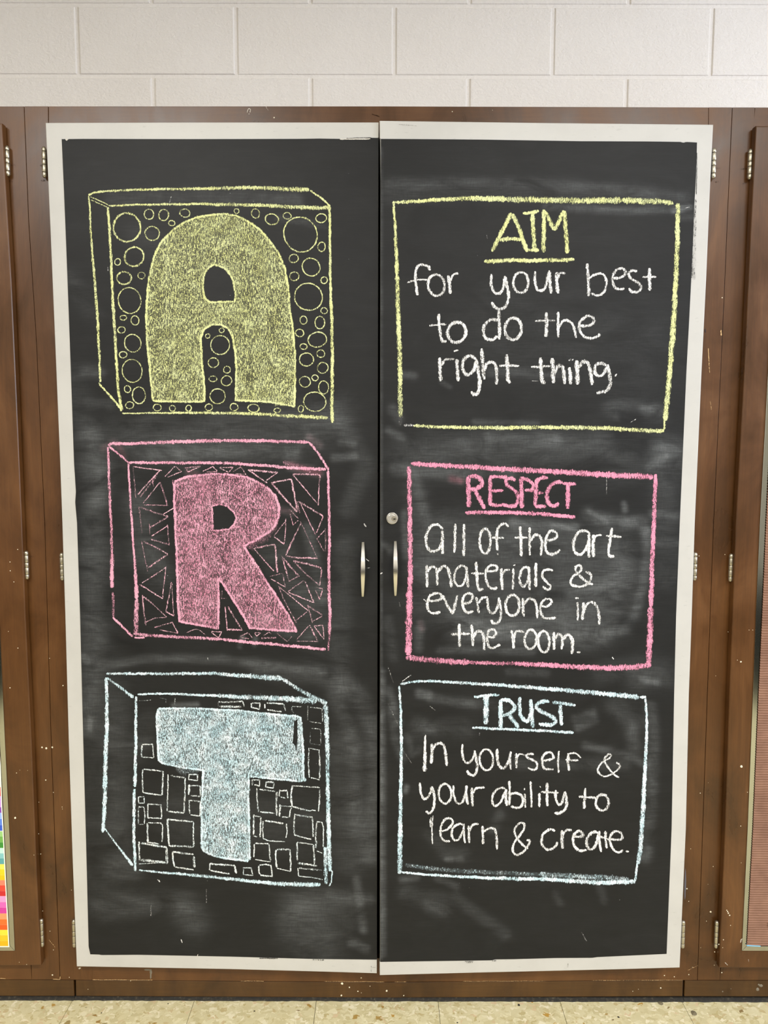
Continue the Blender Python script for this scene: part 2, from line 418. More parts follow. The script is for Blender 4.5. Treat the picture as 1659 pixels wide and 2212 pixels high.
carcass(cab, xs0, xs1, zt_ - .002); carcass(cabL, XL, xs0 - .001, zt_ - .002); carcass(cabR, xs1 + .001, XR, zt2 - .002)

# ------------------------------------------------------------------ chalkboard doors
LE = [(98, 265), (108.6, 500), (118.5, 735), (129.5, 1000), (134.2, 1130), (140.6, 1330), (148, 1600), (156.2, 1850), (165.5, 2088)]
LR = [(818, 264), (817.9, 297), (817.4, 400), (816.5, 800), (815.7, 1200), (815, 1650), (814.1, 2073), (814, 2103)]
RL = [(820, 260.5), (820.3, 299), (821.5, 400), (821, 800), (820.7, 1200), (820, 1650), (820.1, 2077), (820.2, 2107)]
RE = [(1541, 269), (1533.5, 420), (1526, 600), (1516, 800), (1501.3, 1130), (1494.8, 1330), (1488.5, 1500), (1482, 1790), (1468.5, 2090.5)]
lt = [(98, 265), (400, 264), (818, 264)]; lb = [(165.5, 2088), (500, 2094), (700, 2099.5), (814, 2103)]
rt = [(820, 260.5), (1150, 264.8), (1541, 269)]; rb = [(820.2, 2107), (1030, 2101.5), (1330, 2094.5), (1468.5, 2090.5)]
def outline(t, r, b, l): return t + r[1:] + b[::-1][1:] + l[::-1][1:-1]
doorL = slab('door', outline(lt, LR, lb, LE), LD, 0.020, WHITE, cab, 0.0015, label='white-edged chalkboard door with the letters A, R and T drawn on it')
doorR = slab('door', outline(rt, RE, rb, RL), RD, 0.020, WHITE, cab, 0.0015, label='white-edged chalkboard door with written classroom rules')
for dr, sg in ((doorL, 1), (doorR, -1)):      # the meeting edges are painted black too
    dr.data.materials.append(BLACKP)
    z0_, z1_ = LD.at(816, 298.5).z, LD.at(816, 2075).z
    for p in dr.data.polygons:
        if p.normal.x * sg > 0.12 and z1_ - .004 < p.center.z < z0_ + .004: p.material_index = 1
# black painted fields
bLl = [(133.3, 300.5), (138.5, 420), (143, 530), (150.7, 735), (160, 1000), (164, 1062), (162.5, 1085), (166.4, 1130), (173, 1330), (179.8, 1600), (186, 1820), (188, 1900), (191.5, 2045), (195, 2061.5)]
bLr = [(817.2, 298), (816.7, 400), (815.9, 800), (815.1, 1200), (814.4, 1650), (813.6, 2073)]
bLt = [(133.3, 300.5), (180, 300), (400, 300.5), (640, 300), (690, 299.3), (735, 300), (780, 301), (800, 297.5), (817.2, 298)]
bLb = [(195, 2061.5), (216, 2062), (218, 2063), (300, 2062.5), (500, 2066.5), (675, 2071.5), (813.6, 2073)]
bRl = [(822.6, 300), (822.9, 400), (822.4, 800), (822.1, 1200), (821.4, 1650), (821.6, 2077.8)]
bRr = [(1505.7, 307.8), (1503.5, 380), (1500, 440), (1497, 520), (1493.4, 600), (1488.3, 700), (1482.9, 800), (1468.4, 1130), (1460.5, 1330), (1456.3, 1500), (1450.8, 1790), (1440, 2060.5)]
bRt = [(822.6, 300), (910, 300.5), (1040, 301.5), (1255, 305), (1400, 305.5), (1470, 306.5), (1476, 308.5), (1482, 306.5), (1505.7, 307.8)]
bRb = [(821.6, 2077.8), (950, 2076), (1062, 2074.5), (1070, 2072.5), (1110, 2072), (1200, 2069.5), (1280, 2069), (1290, 2067.5), (1440, 2060.5)]
def at_len(pl, s):
    L = [math.dist(a, b) for a, b in zip(pl, pl[1:])]; T = sum(L) * s
    for (a, b), l in zip(zip(pl, pl[1:]), L):
        if T <= l or (a, b) == (pl[-2], pl[-1]):
            k = T / l; return (a[0] + (b[0] - a[0]) * k, a[1] + (b[1] - a[1]) * k)
        T -= l
# wiped chalk dust: x,y points | half width | amount | pinkness
DUST = []
def D(w, a, *p, pink=0.0): DUST.append((w, a, pink, p))
# left door
D(16, .10, (240, 432), (400, 424), (560, 428), (640, 432)); D(8, .10, (600, 470), (700, 488)); D(30, .05, (300, 500), (380, 560))
D(14, .12, (185, 800), (215, 806)); D(10, .10, (190, 870), (240, 872)); D(45, .07, (300, 950), (450, 940), (600, 915), (720, 900))
D(22, .12, (190, 925), (225, 1000), (215, 1080)); D(60, .05, (250, 960), (480, 945), (700, 925))
D(16, .14, (330, 985), (480, 975), (640, 978)); D(10, .28, (628, 1006), (690, 1022), pink=.9); D(9, .22, (668, 945), (690, 962), pink=.3)
D(8, .22, (603, 1100), (630, 1106), pink=.5); D(9, .2, (408, 1021), (424, 1024), pink=.6); D(8, .18, (224, 968), (245, 955), pink=.4); D(8, .15, (255, 962), (268, 985), pink=.6)
D(34, .12, (300, 1090), (320, 1200), (340, 1240)); D(40, .10, (600, 1200), (650, 1280), (690, 1380)); D(14, .13, (665, 1140), (682, 1220), (700, 1290))
D(18, .10, (560, 1330), (620, 1360)); D(12, -.9, (238, 1275), (228, 1330)); D(14, -.8, (250, 1385), (300, 1400)); D(7, -.9, (488, 1243), (512, 1290)); D(5, -.8, (540, 1372), (545, 1400))
D(9, .22, (765, 985), (722, 990)); D(7, .2, (735, 955), (765, 960)); D(20, .08, (730, 900), (790, 1000), (750, 1100)); D(24, .07, (745, 1180), (735, 1400), (745, 1500))
D(6, .2, (518, 1395), (524, 1378)); D(6, .2, (548, 1396), (552, 1380))
D(10, .12, (215, 1440), (330, 1422), (480, 1424), (600, 1440), (700, 1450)); D(26, .10, (200, 1000), (205, 1400), (190, 1560))
D(20, .13, (560, 1445), (680, 1455), (770, 1490), (805, 1570), (812, 1700), (800, 1850)); D(16, .09, (720, 1500), (765, 1600), (770, 1800)); D(40, .08, (740, 1600), (760, 1850))
D(30, .07, (255, 1500), (250, 1600), (260, 1850)); D(24, .07, (320, 1560), (300, 1620)); D(6, .25, (375, 1524), (425, 1522)); D(60, .06, (400, 1760), (640, 1780)); D(22, .12, (240, 1875), (290, 1880))
D(34, .14, (395, 1955), (420, 1990)); D(28, .09, (225, 1960), (330, 1950)); D(55, .10, (650, 1990), (690, 2030)); D(40, .10, (650, 1950), (750, 1960)); D(10, .2, (760, 2035), (790, 2048)); D(9, .14, (770, 1900), (785, 2010))
D(12, .10, (715, 1930), (800, 1945)); D(60, .04, (200, 1200), (200, 1900)); D(8, .16, (180, 1420), (190, 1428)); D(6, .16, (195, 1550), (194, 1575)); D(30, .05, (160, 800), (190, 1000)); D(22, .05, (150, 600), (200, 680))
# right door
D(14, .10, (840, 398), (1000, 395), (1250, 402), (1480, 428)); D(20, .05, (840, 420), (1400, 415)); D(9, .20, (1180, 446), (1340, 455), (1470, 452)); D(7, .3, (1455, 455), (1490, 447)); D(8, .10, (1470, 470), (1495, 468))
D(110, .03, (1100, 700), (1350, 760)); D(10, .13, (1060, 803), (1240, 808)); D(11, .26, (1390, 884), (1425, 885)); D(24, .11, (1330, 880), (1420, 892)); D(9, .14, (1335, 900), (1350, 898)); D(6, .15, (955, 826), (972, 836)); D(7, .10, (1025, 911), (1160, 915))
D(8, .14, (870, 808), (895, 812)); D(12, .14, (848, 885), (862, 905)); D(9, .12, (840, 930), (868, 945)); D(30, .08, (860, 980), (1100, 960), (1300, 965), (1450, 960)); D(14, .10, (1300, 985), (1420, 960), (1470, 975))
D(34, .10, (1350, 1000), (1470, 990)); D(28, -.95, (1345, 958), (1388, 962)); D(20, -.8, (1350, 900), (1375, 902)); D(14, .12, (1060, 945), (1200, 950)); D(60, .05, (950, 975), (1300, 985))
D(14, .14, (855, 1013), (1000, 1024), (1100, 1020)); D(12, .10, (895, 1030), (920, 1120)); D(26, .08, (900, 1060), (910, 1250)); D(8, .14, (873, 1110), (877, 1200)); D(9, .16, (976, 1035), (996, 1040), pink=.8); D(5, .25, (990, 1035), (995, 1040), pink=.7)
D(12, .2, (1110, 1130), (1160, 1134), (1240, 1140)); D(7, .24, (1195, 1137), (1245, 1139)); D(14, .16, (1350, 1128), (1385, 1125), (1398, 1160)); D(11, .18, (1396, 1150), (1398, 1200), (1390, 1260), (1370, 1330), (1350, 1358), (1290, 1378)); D(12, .14, (1290, 1120), (1370, 1130))
D(48, .10, (960, 1150), (1060, 1160), (1200, 1170), (1330, 1175)); D(55, .10, (960, 1230), (1150, 1230), (1330, 1230)); D(60, .13, (1220, 1300), (1320, 1310)); D(40, .16, (1000, 1345), (1150, 1360), (1280, 1362)); D(20, .14, (1000, 1358), (1250, 1372))
D(60, .07, (930, 1300), (1100, 1320)); D(14, -.7, (1190, 1286), (1212, 1285)); D(30, .10, (1300, 1280), (1350, 1240)); D(16, .10, (1272, 1110), (1315, 1128)); D(7, .22, (1348, 1089), (1350, 1102)); D(6, .2, (1272, 1104), (1310, 1128))
D(10, .12, (1410, 1110), (1460, 1115)); D(9, .12, (1415, 1170), (1465, 1172)); D(30, .07, (1435, 1050), (1440, 1240)); D(9, .12, (1400, 1010), (1440, 985)); D(16, -.6, (1350, 1340), (1380, 1360)); D(8, .18, (908, 1345), (912, 1358), pink=.3)
D(10, .14, (905, 1360), (905, 1400)); D(9, .12, (950, 1403), (1150, 1408)); D(30, .07, (1380, 1470), (1440, 1460)); D(8, .2, (1390, 1468), (1420, 1475)); D(9, .12, (1100, 1450), (1180, 1455)); D(24, .06, (1300, 1450), (1420, 1440))
D(10, .22, (906, 1498), (925, 1502)); D(11, .12, (930, 1506), (1000, 1518), (1090, 1526)); D(14, .14, (905, 1560), (930, 1575)); D(24, .07, (900, 1580), (1000, 1575)); D(12, .16, (1245, 1550), (1278, 1538)); D(9, .16, (1248, 1572), (1285, 1556)); D(24, .08, (1330, 1530), (1370, 1560)); D(16, .10, (1365, 1580), (1372, 1620))
D(14, .16, (1405, 1530), (1412, 1600), (1405, 1750), (1395, 1850)); D(9, .12, (840, 1490), (862, 1560)); D(10, .14, (845, 1530), (855, 1600), (870, 1640)); D(9, .12, (1265, 1610), (1350, 1630), (1400, 1655)); D(14, .10, (1120, 1650), (1350, 1650)); D(9, .09, (905, 1620), (890, 1630), (880, 1590))
D(16, .07, (930, 1800), (960, 1840), (1000, 1845)); D(6, .22, (965, 1856), (976, 1856)); D(6, .18, (988, 1856), (997, 1855)); D(12, .09, (1080, 1760), (1065, 1790)); D(8, .14, (868, 1900), (900, 1895)); D(8, .12, (945, 1898), (985, 1915)); D(6, .2, (876, 1710), (878, 1700))
D(16, .13, (930, 1955), (960, 1965)); D(14, .09, (985, 1940), (1040, 1980), (1090, 2015)); D(20, .08, (880, 1930), (950, 1945)); D(9, .12, (1295, 1915), (1305, 1945)); D(9, .08, (1200, 1930), (1210, 1950)); D(7, .16, (826, 1450), (828, 2060)); D(3, .12, (823.5, 320), (823.5, 2070)); D(7, .10, (829, 1176), (835, 1180)); D(9, .1, (845, 1190), (848, 1183)); D(12, .06, (838, 1340), (850, 1420))

def dust_at(X, Y):
    d = np.zeros_like(X); pk = np.zeros_like(X); cl = np.zeros_like(X)
    for w, a, pink, p in DUST:
        best = np.full_like(X, 1e9)
        if len(p) == 1: best = np.hypot(X - p[0][0], Y - p[0][1])
        for (x0, y0), (x1, y1) in zip(p, p[1:]):
            vx, vy = x1 - x0, y1 - y0; t = np.clip(((X - x0) * vx + (Y - y0) * vy) / (vx * vx + vy * vy), 0, 1)
            best = np.minimum(best, np.hypot(X - x0 - t * vx, Y - y0 - t * vy))
        g = np.exp(-(best / w) ** 2.6)
        if a < 0: cl = np.maximum(cl, g * -a); d *= (1 - g * -a)
        else: d += g * a * 0.52; pk = np.maximum(pk, g * pink)
    return d, pk, cl
def board(name, l, r, t, b, plane, parent, off):
    nx, ny = 190, 480
    P = np.zeros((ny + 1, nx + 1, 2))
    Lp = [at_len(l, j / ny) for j in range(ny + 1)]; Rp = [at_len(r, j / ny) for j in range(ny + 1)]
    Tp = [at_len(t, i / nx) for i in range(nx + 1)]; Bp = [at_len(b, i / nx) for i in range(nx + 1)]
    Lp, Rp, Tp, Bp = map(np.array, (Lp, Rp, Tp, Bp))
    for j in range(ny + 1):
        v = j / ny; u = (np.arange(nx + 1) / nx)[:, None]
        P[j] = (1 - u) * Lp[j] + u * Rp[j] + (1 - v) * Tp + v * Bp - ((1 - u) * (1 - v) * Tp[0] + u * (1 - v) * Tp[-1] + (1 - u) * v * Bp[0] + u * v * Bp[-1])
    X, Y = P[:, :, 0].ravel(), P[:, :, 1].ravel()
    d, pk, cl = dust_at(X, Y)
    co = [plane.at(x, y, off) for x, y in zip(X.tolist(), Y.tolist())]
    n0 = len(co)
    fs = [(j * (nx + 1) + i, (j + 1) * (nx + 1) + i, (j + 1) * (nx + 1) + i + 1, j * (nx + 1) + i + 1) for j in range(ny) for i in range(nx)]
    # rim: give the paint film its thickness
    rim = [i for i in range(nx + 1)] + [j * (nx + 1) + nx for j in range(1, ny + 1)] + [ny * (nx + 1) + i for i in range(nx - 1, -1, -1)] + [j * (nx + 1) for j in range(ny - 1, 0, -1)]
    back = [co[i] - plane.n * off for i in rim]
    co += back
    for k in range(len(rim)):
        k2 = (k + 1) % len(rim); fs.append((rim[k], rim[k2], n0 + k2, n0 + k))
    me = bpy.data.meshes.new(name); me.from_pydata(co, [], fs); me.update()
    ca = me.color_attributes.new('dust', 'FLOAT_COLOR', 'POINT')
    arr = np.zeros((len(co), 4), dtype=np.float32); arr[:, 3] = 1
    arr[:n0, 0] = np.clip(d, 0, 1); arr[:n0, 1] = np.clip(pk, 0, 1); arr[:n0, 2] = np.clip(cl, 0, 1)
    ca.data.foreach_set('color', arr.ravel())
    return fix(link(name, me, BOARD, parent, 'black chalkboard paint with wiped chalk dust'))
board('chalkboard_panel', bLl, bLr, bLt, bLb, LD, doorL, 0.0006)
board('chalkboard_panel', bRl, bRr, bRt, bRb, RD, doorR, 0.0006)

# ------------------------------------------------------------------ chalk strokes
TILES = dict(A=(180, 390, 280), B=(450, 390, 280), C=(180, 650, 280), D=(450, 650, 280),
             E=(835, 415, 330), F=(1165, 415, 330), G=(835, 670, 330), H=(1165, 670, 330),
             I=(835, 980, 330), J=(1120, 980, 330), K=(835, 1240, 330), L=(1120, 1240, 330),
             M=(835, 1460, 330), N=(1120, 1460, 330), O=(835, 1620, 330), Q=(1120, 1620, 330),
             a=(220, 935, 260), b=(470, 935, 260), c=(220, 1160, 260), d=(470, 1160, 260),
             e=(210, 1440, 260), f=(465, 1440, 260), g=(210, 1665, 260), h=(465, 1665, 260), z=(0, 0, 1659))
rs = random.Random(11)
def resample(p, step, closed=False):
    q = p + [p[0]] if closed else p; out = [q[0]]
    for a, b in zip(q, q[1:]):
        n = max(1, int(math.dist(a, b) / step))
        out += [(a[0] + (b[0] - a[0]) * i / n, a[1] + (b[1] - a[1]) * i / n) for i in range(1, n + 1)]
    return out
def catmull(p, closed=False):
    if len(p) < 3: return p
    q = [p[-1]] + p + [p[0], p[1]] if closed else [p[0]] + p + [p[-1]]
    out = []
    for i in range(1, len(q) - 2):
        p0, p1, p2, p3 = q[i - 1], q[i], q[i + 1], q[i + 2]
        for k in range(6):
            t = k / 6
            out.append(tuple(0.5 * (2 * p1[j] + (p2[j] - p0[j]) * t + (2 * p0[j] - 5 * p1[j] + 4 * p2[j] - p3[j]) * t * t + (3 * p1[j] - p0[j] - 3 * p2[j] + p3[j]) * t ** 3) for j in (0, 1)))
    out.append(q[-2]); return out
class Chalk:
    def __init__(s, plane): s.v = []; s.f = []; s.cov = []; s.uv = []; s.plane = plane; s.k = 0
    def ribbon(s, pts, w0, w1, cov, taper=True, jit=0.5):
        pts = resample(pts, 1.7); n = len(pts)
        if n < 2: return
        s.k += 1; off = 0.0011 + 0.000012 * s.k
        ph = [rs.uniform(0, 6.28) for _ in range(4)]
        L = 0.0
        prev = None
        for i, (x, y) in enumerate(pts):
            a = pts[max(0, i - 1)]; b = pts[min(n - 1, i + 1)]
            tx, ty = b[0] - a[0], b[1] - a[1]; l = math.hypot(tx, ty) or 1; nx, ny = -ty / l, tx / l
            t = i / (n - 1); w = w0 + (w1 - w0) * t
            w *= 1 + 0.10 * math.sin(L * .21 + ph[0]) + 0.07 * math.sin(L * .55 + ph[1])
            if taper: w *= min(1, 0.55 + 0.45 * min(i, n - 1 - i) / max(1.0, w / 4))
            j = jit * (math.sin(L * .09 + ph[2]) * .6 + math.sin(L * .31 + ph[3]) * .4) + rs.uniform(-.18, .18)
            cx, cy = x + nx * j, y + ny * j
            hz = abs(tx / l); ra, rb_ = (1 + hz * rs.uniform(-.26, .16) for _ in range(2))
            s.v.append(s.plane.at(cx + nx * w / 2 * ra, cy + ny * w / 2 * ra, off)); s.v.append(s.plane.at(cx - nx * w / 2 * rb_, cy - ny * w / 2 * rb_, off))
            cc = cov * (1 + 0.12 * math.sin(L * .05 + ph[1])); s.cov += [cc, cc]; s.uv += [(L * .001, 0), (L * .001, 1)]
            if prev is not None: k = len(s.v); s.f.append((k - 4, k - 2, k - 1, k - 3))
            prev = i
            if i < n - 1: L += math.dist(pts[i], pts[i + 1])
    def fill(s, loops, cov):
        off = 0.0010
        lv = [[Vector((x, y, 0)) for x, y in lp] for lp in loops]
        tri = tessellate_polygon(lv); base = len(s.v)
        for lp in loops:
            for x, y in lp: s.v.append(s.plane.at(x, y, off)); s.cov.append(cov); s.uv.append((0, .5))
        for t in tri: s.f.append(tuple(base + i for i in t))
    def build(s, name, mat, parent, label=None):
        me = bpy.data.meshes.new(name); me.from_pydata(s.v, [], s.f); me.update()
        at = me.attributes.new('cov', 'FLOAT', 'POINT'); at.data.foreach_set('value', s.cov)
        uv = me.uv_layers.new(name='UVMap')
        for lp in me.loops: uv.data[lp.index].uv = s.uv[lp.vertex_index]
        return fix(link(name, me, mat, parent, label))
def P(tile, pts):
    x0, y0, s = TILES[tile]; k = s / 1659
    return [(x0 + x * k, y0 + y * k) for x, y in pts]
def draw(name, mat, parent, plane, data, label=None, wscale=1.0, cscale=1.0, fills=(), split=0, kind_=None):
    """each line: kind tile width[>width] coverage points...   kinds: s curve, l straight, c closed curve, r closed straight, e ellipse cx,cy,rx,ry"""
    ch = Chalk(plane); strokes = []
    for loops, cov in fills: ch.fill(loops, cov)
    for ln in data.strip().splitlines():
        for part in ln.split(';'):
            tk = part.split()
            if not tk: continue
            kind, tile, w, cov = tk[0], tk[1], tk[2], float(tk[3]) * cscale
            w0, w1 = (map(float, w.split('>')) if '>' in w else (float(w), float(w)))
            k = TILES[tile][2] / 1659; w0 *= k * wscale * 1.1; w1 *= k * wscale * 1.1
            nums = [tuple(float(v) for v in t.split(',')) for t in tk[4:]]
            if kind == 'e':
                cx, cy, rx, ry = nums[0][:4]; st = rs.uniform(0, 6.28); sgn = rs.choice((-1, 1)); n = 22
                a1, a2 = rs.uniform(.015, .05), rs.uniform(0, 6.28)
                pts = []
                for i in range(n + 2):
                    th = st + sgn * 6.2832 * i / n; q = 1 + a1 * math.sin(2 * th + a2) + (0.03 if i > n else 0)
                    pts.append((cx + rx * q * math.cos(th), cy + ry * q * math.sin(th)))
                pts = catmull(P(tile, pts))
            else:
                pts = P(tile, nums)
                if kind == 's': pts = catmull(pts)
                if kind == 'c': pts = catmull(pts, True); pts.append(pts[0])
                if kind == 'r': pts = pts + [pts[0]]
            strokes.append((pts, w0, w1, cov, kind not in 'cre', 0.5 if w0 > 3 else 0.3))
    if not split:
        for st in strokes: ch.ribbon(*st)
        o = ch.build(name, mat, parent, label)
        if kind_: o['kind'] = kind_
        return o
    # one object per figure: strokes whose ends meet another stroke belong together
    g = list(range(len(strokes)))
    def root(i):
        while g[i] != i: i = g[i]
        return i
    for i in range(len(strokes)):
        for j in range(i):
            if split > 0 and min(math.dist(p, q) for p in (strokes[i][0][0], strokes[i][0][-1]) for q in (strokes[j][0][0], strokes[j][0][-1])) < split: g[root(i)] = root(j)
    for k in sorted(set(root(i) for i in range(len(strokes)))):
        c2 = Chalk(plane); c2.k = k % 40
        for i, st in enumerate(strokes):
            if root(i) == k: c2.ribbon(*st)
        c2.build(name, mat, parent, None)

# ---- letter A block
outA = P('C', [(890, 1265), (860, 950), (830, 650), (812, 480), (806, 300), (812, 0)]) + P('A', [(830, 1350), (860, 1150), (910, 960), (1000, 780), (1150, 630), (1300, 530), (1450, 470), (1655, 440)]) + P('B', [(180, 425), (350, 450), (520, 530), (650, 620), (790, 780), (900, 930), (980, 1130), (1020, 1350), (1040, 1620)]) + P('D', [(1080, 350), (1105, 650), (1110, 1000), (1100, 1350), (800, 1295), (350, 1268), (355, 1100), (360, 900), (345, 650), (310, 450), (250, 350), (150, 300), (50, 300)]) + P('C', [(1640, 300), (1540, 370), (1500, 480), (1520, 800), (1550, 1150), (1550, 1285), (1250, 1290), (920, 1280)])
holeA = catmull(P('A', [(1640, 1562), (1562, 1510), (1535, 1420), (1532, 1300), (1560, 1180), (1620, 1105)]) + P('B', [(70, 1078), (140, 1092), (225, 1140), (308, 1260), (340, 1400), (352, 1500)])) + P('B', [(335, 1548), (200, 1550)])
def edge(pts, w, cov): return [pts, w, cov]
def solid_letter(mat, loops, cov, outl, parent, plane, label, dense=()):
    ch = Chalk(plane); ch.fill(loops, cov)
    for w, c, pts in dense: ch.ribbon(catmull(pts), w, w, c, jit=2)
    for pts, w, c in outl: ch.ribbon(pts, w, w, c, taper=False)
    return ch.build('chalk_letter', mat, parent, label)
solid_letter(YEL, [outA, holeA], .50, [(outA + [outA[0]], 6.0, .88), (holeA + [holeA[0]], 5.5, .85)], doorL, LD, 'yellow filled chalk letter A',
    [(26, .35, [(352, 830), (395, 840), (425, 832)]), (40, .30, [(350, 720), (400, 740), (425, 800)]), (34, .34, [(525, 850), (580, 855), (620, 862)]), (46, .28, [(400, 520), (470, 490), (540, 520), (580, 600)]), (30, .3, [(440, 690), (520, 680), (560, 760)])])
draw('chalk_box_outline', YEL, doorL, LD, '''
s A 28>42 .8 65,185 150,155 280,138 500,125 900,112 1300,106 1659,103
s B 42>60 .72 0,103 400,92 700,93 1000,108 1290,118
l B 27 .85 1300,125 1450,225 1560,335
s A 26>36 .8 330,322 700,310 1200,303 1659,300
s B 42>56 .72 0,303 500,312 800,322 1100,340 1570,352
s A 24>38 .78 68,195 85,400 100,750 130,1100 155,1400 168,1659
s C 38>32 .76 170,0 190,400 205,700 213,900 215,1040
s A 15 .75 90,210 230,268 330,318
s A 15 .6 95,245 200,292 310,345
l A 32>38 .85 316,340 350,900 368,1300 380,1659
l C 38>40 .82 378,0 400,350 425,800 448,1150 488,1410
l C 25>32 .85 195,1050 330,1200 485,1385
s C 18>38 .8 495,1440 900,1435 1659,1430
s D 36>50 .72 0,1432 600,1445 1000,1470 1530,1495
l B 34 .9 1553,345 1558,900 1568,1659
l D 40>46 .82 1575,0 1588,700 1582,1300 1585,1560
''', 'yellow chalk outline of a box around the letter A')
draw('chalk_bubble', YEL, doorL, LD, '''
e A 26 .74 558,600,168,188,0 ; e A 16 .74 840,432,62,62,0 ; e A 17 .74 1030,443,62,72,0 ; e A 17 .7 1300,415,65,52,0 ; e A 15 .74 1132,545,40,34,0
e A 17 .74 880,675,92,88,0 ; e A 24 .72 650,975,125,120,0 ; e A 15 .72 440,1042,37,42,0 ; e A 22 .7 522,1247,90,82,0 ; e A 15 .7 745,1215,45,42,0
e A 16 .72 592,1535,150,160,0
e C 15 .72 512,215,40,31,0 ; e C 15 .72 662,250,52,58,0 ; e C 15 .72 488,372,46,42,0 ; e C 16 .72 632,542,104,114,0 ; e C 15 .72 508,688,48,40,0
e C 15 .72 625,895,128,145,0 ; e C 15 .72 565,1130,40,44,0 ; e C 16 .72 712,1208,86,103,0 ; e C 15 .72 592,1335,52,43,0
e C 15 .74 945,1365,48,44,0 ; e C 15 .72 1142,1375,40,35,0 ; e C 15 .72 1348,1372,37,37,0 ; e C 16 .74 1605,1362,46,43,0 ; e C 14 .72 1592,448,27,29,0
e D 14 .72 170,378,30,30,0 ; e D 16 .72 152,565,118,123,0 ; e D 15 .72 65,790,68,60,0 ; e D 14 .72 240,880,43,43,0 ; e D 14 .7 58,998,48,36,0
e D 15 .72 232,1022,67,63,0 ; e D 16 .66 120,1220,95,98,0 ; e D 15 .72 328,1358,50,46,0 ; e D 17 .7 580,1372,68,53,0 ; e D 15 .72 882,1400,40,28,0
e D 15 .72 1185,1380,33,43,0 ; e D 16 .72 1362,1290,146,120,0 ; e D 15 .72 1475,1108,66,80,0 ; e D 14 .72 1365,985,40,36,0 ; e D 15 .74 1235,1035,68,70,0
e D 15 .72 1465,858,68,68,0 ; e D 16 .74 1255,750,86,88,0 ; e D 14 .72 1440,675,50,48,0 ; e D 14 .72 1220,585,43,36,0 ; e D 17 .74 1395,495,116,97,0
e D 16 .72 1170,410,52,48,0 ; e D 16 .74 1428,278,63,78,0 ; e D 15 .72 1218,245,46,50,0 ; e D 15 .74 1482,125,43,36,0
e B 14 .74 362,390,30,31,0 ; e B 15 .74 603,420,53,58,0 ; e B 17 .74 815,495,83,70,0 ; e B 16 .72 1010,452,50,43,0 ; e B 16 .74 1445,483,68,56,0
e B 19 .76 1180,690,220,216,0 ; e B 16 .74 1450,848,46,60,0 ; e B 16 .72 1092,998,58,53,0 ; e B 17 .74 1315,1108,118,110,0 ; e B 16 .72 1100,1225,56,58,0
e B 16 .74 1483,1275,43,40,0 ; e B 18 .76 1282,1488,178,173,0
''', split=-1)

# ---- letter R block
outR = P('a', [(1005, 670), (1200, 600), (1500, 568)]) + P('b', [(64, 570), (200, 578), (400, 612), (560, 680), (700, 770), (800, 880), (850, 1020), (845, 1150), (790, 1280), (700, 1380), (540, 1470), (360, 1562)]) + P('d', [(450, 260), (640, 560), (800, 810), (950, 1040), (1090, 1302), (440, 1255), (430, 1210), (300, 1000), (150, 760), (80, 650), (20, 590)]) + P('c', [(1600, 575), (1610, 900), (1600, 1262), (1070, 1162), (1050, 900), (1040, 500), (1020, 0)]) + P('a', [(1002, 1000), (1000, 800)])
holeR = P('a', [(1512, 1012), (1600, 988)]) + P('b', [(64, 990), (130, 1012), (220, 1082), (260, 1170), (230, 1260), (150, 1330), (0, 1348)]) + P('a', [(1530, 1345), (1525, 1150)])
solid_letter(PINK, [outR, holeR], .50, [(outR + [outR[0]], 6.5, .86), (holeR + [holeR[0]], 5.0, .8)], doorL, LD, 'pink filled chalk letter R',
    [(44, .42, [(405, 1040), (440, 1050), (420, 1120), (410, 1200)]), (60, .4, [(420, 1180), (430, 1260), (430, 1350)]), (34, .34, [(580, 1070), (590, 1120), (560, 1160), (500, 1190)]), (26, .4, [(560, 1345), (600, 1350), (625, 1352)]), (30, .3, [(500, 1220), (540, 1280), (580, 1340)])])
draw('chalk_box_outline', PINK, doorL, LD, '''
s a 45>55 .84 90,180 150,150 400,148 900,128 1300,115 1659,108
s b 52>46 .86 64,108 500,108 900,118 1150,128 1260,125
s b 34 .86 1260,130 1400,300 1500,460 1525,515
s a 40>45 .86 370,410 900,412 1659,415
s b 42>48 .86 64,415 300,428 700,455 1100,488 1495,500
s a 36>40 .72 85,195 95,500 110,900 130,1300 140,1659
l c 52>56 .84 138,220 140,450 140,700
s c 36 .52 148,760 158,900 162,1110
l a 30 .9 105,190 370,410
l a 28>34 .84 365,420 385,800 410,1200 435,1550
l c 26>60 .84 432,110 465,500 478,850
l c 60>66 .6 478,850 475,1050 470,1330
l c 34 .84 150,1110 430,1375
s c 28 .9 450,1385 520,1392 590,1385
s c 45 .68 430,1335 600,1350 900,1372 1300,1388 1659,1408
s d 46>44 .84 64,1408 300,1438 900,1490 1490,1550
l b 34>42 .86 1522,520 1532,900 1542,1300 1540,1659
l d 42>46 .8 1535,200 1535,700 1548,1050 1545,1350
l d 40>20 .45 1545,1340 1530,1500 1528,1570
l a 14 .8 975,650 985,740 992,820
l b 60 .3 900,400 1100,455 1290,530
''', 'pink chalk outline of a box around the letter R')
